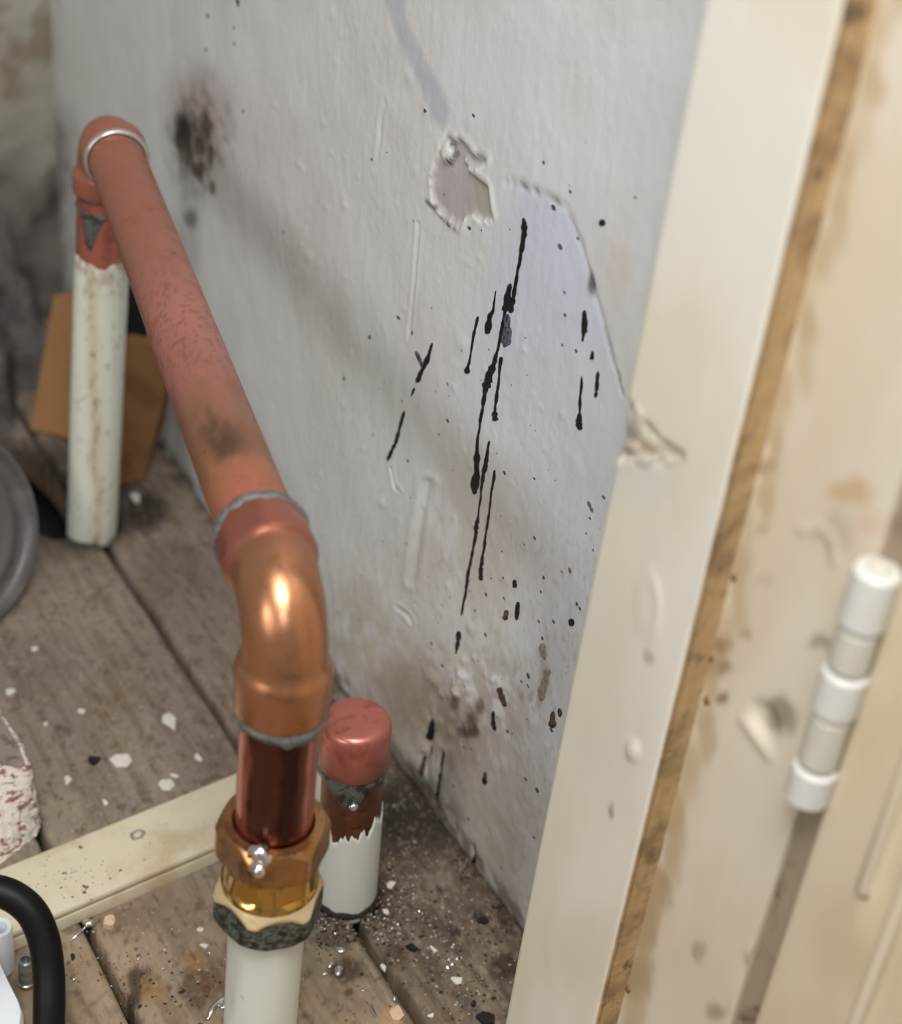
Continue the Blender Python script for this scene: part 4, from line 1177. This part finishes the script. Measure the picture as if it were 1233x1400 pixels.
# zinc sleeve on the floor behind the hose
sc_ = on_plane(36, 1345, 2, 0.0)
m = MB(); lathe(m, (sc_[0], sc_[1], 0), (0.05, 0.1, 1), [(3.6, 0), (3.9, 0.5), (3.9, 1.4), (3.3, 1.9), (3.3, 5), (3.45, 5.3), (3.3, 5.6), (3.3, 9), (3.45, 9.3), (3.3, 9.6), (3.3, 13.5), (2.6, 14.2), (2.2, 14.2), (2.2, 10), (0.3, 10)], 32)
setp(m.build('metal_sleeve', M['zinc'], angle=30), 'small dull metal sleeve standing between the plastic fitting and the hose', 'sleeve')

# grey lid at the far left
lc = at_depth(-84, 712, 900)
nrm = np.array([0.30, -0.80, 0.42]); nrm /= np.linalg.norm(nrm)
m = MB(); lathe(m, lc, nrm, [(0.5, -5), (52, -5), (57, -4), (59.5, -1), (60, 3), (58.5, 5.5), (56, 5.2), (54.5, 2), (52, 0.5), (48, 0.3), (46, 1.6), (43, 1.6), (41, 0), (20, 0), (0.5, 0)], 90)
zmin = min(v[2] for v in np.concatenate(m.v))
m.v = [v - np.array([0, 0, zmin + 1.0]) for v in m.v]
LIDZ = zmin
setp(m.build('bucket_lid', M['grey_lid'], angle=40), 'dark grey round plastic lid with scuffed rim leaning at the left edge', 'lid')

# folded brown cardboard in the far corner
card = empty('cardboard_sheet', (-40, 905, 0), 'brown folded cardboard leaning in the corner behind the far pipe', 'cardboard')


def slab(pts, t, name):
    pts = np.asarray(pts, float)
    n = np.cross(pts[1] - pts[0], pts[2] - pts[0]); n /= np.linalg.norm(n)
    k = len(pts); m = MB()
    m.add(np.concatenate([pts, pts + n * t]), [tuple(range(k))[::-1], tuple(range(k, 2 * k))] + [(i, (i + 1) % k, k + (i + 1) % k, k + i) for i in range(k)])
    return m.build(name, M['cardboard'], card, smooth=False)


c0 = on_plane(44, 588, 2, 0.6); c1 = on_plane(150, 612, 2, 0.6); c2 = at_depth(165, 392, 1092); c3 = at_depth(76, 405, 1100)
slab([c0, c1, c2, c3], 3.0, 'flap')
e0 = on_plane(152, 664, 2, 0.6); e1 = on_plane(194, 652, 2, 0.6); e2 = on_plane(222, 575, 0, -7.0); e3 = on_plane(238, 470, 0, -7.0); e4 = on_plane(180, 456, 0, -22.0); e5 = on_plane(140, 470, 0, -40.0)
slab([e0, e1, e2, e3, e4, e5], 3.0, 'flap')
# black plug added behind it to stand in for the dark opening
m = MB(); pc = at_depth(186, 418, 1068)
sweep(m, [pc + np.array([0, -4, -96]), pc + np.array([0, -2, -40]), pc + np.array([0, 0, 0]), pc + np.array([1, 3, 26])], [13, 13.5, 13.5, 12], 24, lump=1.5, seed=8)
setp(m.build('dark_opening_plug', M['opening_dark'], angle=60), 'black plug added for the dark opening between the cardboard and the wall', 'filler')

# grey dust cloth crumpled against the back wall, left of the cardboard
xs = np.linspace(-330, -24, 140); ys = np.linspace(0, 1, 80)
X, Tt = np.meshgrid(xs, ys, indexing='ij')
yf = 906 + 18 * (fbm(X / 26, X * 0, 160, 3) - 0.5) + 46 * sstep(-82, -62, X)
Y = yf + Tt * (1036 - yf)
e = np.minimum((X - xs[0]) / 40, (xs[-1] - X) / 16)
fold = 1 - np.abs(2 * fbm(X / 40 + Y / 50, Y / 26, 161, 3) - 1) * 2.4
Zr = (sstep(0, 0.16, Tt) * (22 + 22 * fold) + 50 * sstep(0.25, 1.0, Tt + 0.5 * (fbm(X / 26, Y / 60, 163, 3) - 0.5)) + 16 * (fbm(X / 12, Y / 12, 162, 3) - 0.5) * sstep(0, 0.2, Tt)) * sstep(0, 1, e)
Zr = np.maximum(Zr, 0.6)
V, F, idx = solid_grid(np.stack([X, Y, Zr], -1), (0, 0, 0))
V[len(Zr.ravel()):, 2] = 0.2
m = MB(); m.add(V, F)
setp(m.build('dust_cloth', M['rag'], angle=None), 'grey dusty cloth crumpled against the back wall left of the cardboard', 'cloth')


# paint flakes, chips, solder
def flake(px, py, w, h, rot, mt, name, label, cat, group=None, thick=0.7, seed=0, curl=0.8):
    p = on_plane(px, py, 2, 0.0); d = np.dot(p - CAMP, CAMB[:, 2])
    a, b = w * d / FOC * 0.5, h * d / FOC * 0.5 / 0.68
    r_ = np.random.default_rng(seed + 300); n = 6 + seed % 2
    ang = np.sort(np.linspace(0, 2 * np.pi, n, endpoint=False) + r_.uniform(-0.3, 0.3, n))
    k = r_.uniform(0.55, 1.2, n)
    # image right and image depth directions on the floor
    ux = CAMB[:2, 0] / np.linalg.norm(CAMB[:2, 0]); uy = np.array([-ux[1], ux[0]])
    cx = a * k * np.cos(ang); cy = b * k * np.sin(ang)
    c, s_ = math.cos(rot), math.sin(rot)
    X = p[0] + ux[0] * (cx * c - cy * s_) + uy[0] * (cx * s_ + cy * c); Y = p[1] + ux[1] * (cx * c - cy * s_) + uy[1] * (cx * s_ + cy * c)
    z = floor_z(X, Y) + 0.05; zc_ = float(floor_z(np.array([p[0]]), np.array([p[1]]))[0])
    z = np.maximum(z, zc_) + curl * (cx / max(a, 1e-6)) ** 2 * 0.6
    V = np.concatenate([np.column_stack([X, Y, z]), np.column_stack([X, Y, z + thick]), [[p[0], p[1], zc_ + thick + 0.3]]])
    F = [tuple(range(n))[::-1]] + [(i, (i + 1) % n, n + (i + 1) % n, n + i) for i in range(n)] + [(n + i, n + (i + 1) % n, 2 * n) for i in range(n)]
    m = MB(); m.add(V, F)
    return setp(m.build(name, mt, None, angle=30), label, cat, group)


G = 'white paint flakes on the floorboards'
FL = [(165, 1041, 36, 22, 0.1, 'largest white paint flake on the boards above the cream batten'), (230, 1072, 34, 15, -0.3, 'long white paint flake touching the far edge of the cream batten'), (232, 986, 18, 24, 0.3, 'white paint flake with a tail, beside the dark joint between the boards'),
      (92, 1066, 11, 14, 0.2, 'small triangular white flake left of the black chip'), (144, 1098, 10, 14, 0.5, 'small narrow white flake nearest the batten'), (112, 973, 12, 10, 0.6, 'little cream flake on the boards right of the wood block'), (238, 1060, 14, 7, -0.2, 'thin sliver flake just above the long flake by the batten'),
      (48, 887, 9, 9, 0, 'tiny white flake on the boards above the wood block'), (14, 946, 14, 10, 0.1, 'pale flake at the left edge just above the wood block'), (270, 1036, 9, 12, 0.8, 'small pale flake between the board joint and the batten'), (62, 990, 8, 6, 0.2, 'tiny pale flake close to the right edge of the wood block'),
      (275, 1271, 11, 8, 0.1, 'white flake on the near boards left of the nut'), (280, 1294, 13, 6, 0.1, 'flat oval flake just below the flake left of the nut'), (624, 1340, 17, 10, 0.3, 'white chip of paint on the dirty board near the door frame'), (528, 1246, 10, 8, 0.4, 'bright white flake beside the foot of the capped pipe'),
      (534, 1209, 15, 10, 0.2, 'pale squarish flake among the grit by the capped pipe'), (593, 1298, 14, 4, -0.9, 'thin pale splinter on the dirty board'), (589, 1389, 12, 4, 0.5, 'short pale splinter beside the lower board joint'), (185, 680, 12, 20, 0.4, 'white flake standing beside the far pipe foot'),
      (524, 1323, 7, 10, 0.5, 'small white flake lying in the joint between the near boards')]
for k, (x, y, w, h, r, lb) in enumerate(FL):
    flake(x, y, w, h, r, M['paint_white'], 'paint_flake', lb, 'paint flake', G, 0.7, k)
for k, (x, y, w, h, r, lb) in enumerate([(128, 1040, 19, 13, 0.3, 'black chip lying beside the largest white paint flake'), (562, 1296, 17, 8, -0.3, 'black elongated chip on the dirty board below the capped pipe'), (664, 1392, 26, 18, 0.2, 'large black chip at the bottom beside the door frame'), (648, 1373, 9, 8, 0.1, 'small black chip just above the large black chip'),
                                         (80, 1363, 7, 6, 0, 'tiny black crumb right of the black hose'), (99, 1309, 7, 7, 0, 'round black crumb on the boards right of the black hose'), (660, 1259, 18, 8, 0.1, 'black crumb close to the wall foot on the dirty board')]):
    flake(x, y, w, h, r, M['black_chip'], 'black_chip', lb, 'chip', 'black chips on the floorboards', 1.6, 40 + k, 0.2)
flake(150, 1262, 20, 17, 0.2, M['chip_wood'], 'wood_chip', 'pale wood chip lying close to the near edge of the cream batten', 'chip', None, 3.0, 61, 0.2)
flake(540, 1388, 22, 20, 0.1, M['chip_wood'], 'wood_chip', 'tan wood chip on the near board at the bottom', 'chip', None, 1.5, 62, 0.2)


def bead_mesh(m, p, s, seed, squash=0.6):
    r_ = random.Random(seed)
    lathe(m, (p[0], p[1], p[2] - 0.2), UP, [(s * math.sin(t), s * squash * (1 - math.cos(t))) for t in np.linspace(0.2, math.pi - 0.2, 7)], 14, rfn=lambda t, rr, h: rr * (1 + 0.25 * np.sin(2 * t + seed) + 0.12 * np.cos(3 * t)))


def on_floor(x, y):
    p = on_plane(x, y, 2, -0.3); p[2] = float(floor_z(np.array([p[0]]), np.array([p[1]]))[0]); return p


SB = [(463, 1329, 2.6, 'large bright solder bead in the dark stain on the near board'), (452, 1320, 1.8, 'solder bead just above the large bead in the dark stain'), (444, 1332, 1.3, 'small solder bead left of the large bead in the dark stain'), (466, 1301, 2.2, 'elongated solder bead between the stain and the nut'), (538, 1366, 1.6, 'solder bead low on the near board'),
      (617, 1318, 1.7, 'silver bead in the middle of the dirty board'), (625, 1310, 1.1, 'tiny silver bead right of the bead on the dirty board'), (190, 1310, 1.2, 'small solder bead between the hose and the board joint'), (102, 1338, 1.1, 'tiny solder bead beside the black hose'), (322, 1350, 2.2, 'solder bead touching the near white pipe')]
for k, (x, y, s_, lb) in enumerate(SB):
    m = MB(); bead_mesh(m, on_floor(x, y), s_, k)
    setp(m.build('solder_bead', M['bright_solder'], None, angle=None), lb, 'solder', 'solder beads on the floorboards')
# splash with a long tail beside the batten
m = MB(); p = on_floor(121, 1264); bead_mesh(m, p, 2.6, 3, 0.7)
sweep(m, [p + UP * 0.8, on_floor(108, 1277) + UP * 1.0, on_floor(95, 1288) + UP * 0.6], [0.9, 0.6, 0.35], 10)
sweep(m, [p + UP * 0.8, on_floor(130, 1261) + UP * 0.8, on_floor(137, 1259) + UP * 0.6], [0.7, 0.4, 0.3], 10)
setp(m.build('solder_splash', M['bright_solder'], None, angle=None), 'silver solder splash with a long tail beside the cream batten', 'solder')
m = MB(); p0 = [on_floor(x, y) for x, y in ((322, 1363), (302, 1368), (290, 1380), (284, 1396))]
sweep(m, [v + UP * 0.6 for v in p0], [1.0, 1.3, 1.4, 0.9], 12, lump=0.5, seed=4)
sweep(m, [on_floor(*v) + UP * 0.5 for v in ((302, 1368), (312, 1380), (320, 1378))], [0.8, 0.9, 0.5], 12)
bead_mesh(m, on_floor(306, 1376), 2.2, 9, 0.4)
setp(m.build('solder_splash', M['bright_solder'], None, angle=None), 'branching silver solder splash at the foot of the near white pipe', 'solder')

# grit: uncountable, three colours
def grit(name, mt, spots, n, smin, smax, label, seed):
    r_ = random.Random(seed); m = MB(); k = 0
    P, S = [], []
    while len(P) < n:
        x, y, sx, sy = r_.choice(spots)
        q = on_plane(r_.gauss(x, sx), r_.gauss(y, sy), 2, 0.0)
        if not (-330 < q[0] < -2 and 340 < q[1] < 1040) or (-73 < q[0] < -68): continue
        P.append(q[:2]); S.append(r_.uniform(smin, smax) * (r_.random() ** 1.5 + 0.35))
    P = np.array(P); Zf = floor_z(P[:, 0], P[:, 1])
    base = np.array([[1, 0, 0], [0, 1, 0], [-1, 0, 0], [0, -1, 0], [0, 0, 0.8], [0, 0, -0.5]], float)
    F = [(0, 1, 4), (1, 2, 4), (2, 3, 4), (3, 0, 4), (1, 0, 5), (2, 1, 5), (3, 2, 5), (0, 3, 5)]
    rg = np.random.default_rng(seed)
    for q, s_, z in zip(P, S, Zf):
        m.add(base * s_ * rg.uniform(0.55, 1.4, (6, 1)) @ np.array(Matrix.Rotation(r_.uniform(0, 6.3), 3, 'Z')).T + [q[0], q[1], z + 0.2 * s_], F)
    return setp(m.build(name, mt, None, smooth=False), label, 'grit', None, 'stuff')


WALLFOOT = [(575, 1090, 22, 22), (640, 1170, 14, 18), (690, 1240, 12, 16), (612, 1130, 14, 16)]
NEARCAP = [(535, 1200, 22, 34), (560, 1260, 34, 36), (500, 1265, 26, 14), (455, 1262, 16, 9)]
grit('dark_grit', M['grit_dark'], WALLFOOT * 2 + NEARCAP + [(650, 1320, 30, 40), (590, 1320, 45, 50), (265, 1350, 26, 28), (190, 1340, 18, 20), (455, 1290, 22, 10), (120, 690, 50, 14), (452, 955, 8, 16)], 1700, 0.25, 1.05, 'dark crumbs of dirt scattered along the foot of the wall and boards', 31)
grit('pale_grit', M['grit_pale'], NEARCAP * 2 + [(600, 1300, 40, 45), (110, 1110, 30, 16), (230, 1270, 60, 16), (290, 1300, 20, 30), (140, 950, 90, 60), (640, 1350, 30, 30)], 900, 0.2, 0.75, 'pale plaster crumbs scattered round the capped pipe and boards', 32)
grit('brown_grit', M['grit_brown'], NEARCAP + [(140, 960, 90, 80), (200, 1320, 80, 50), (560, 1320, 70, 50)], 900, 0.3, 1.1, 'brown crumbs of wood and dirt scattered over the boards', 33)
grit('bright_grit', M['bright_solder'], NEARCAP + [(620, 1305, 12, 14), (600, 1250, 40, 50), (520, 1330, 60, 40), (240, 1330, 80, 40)], 260, 0.3, 0.85, 'glinting specks of solder scattered over the near boards', 34)
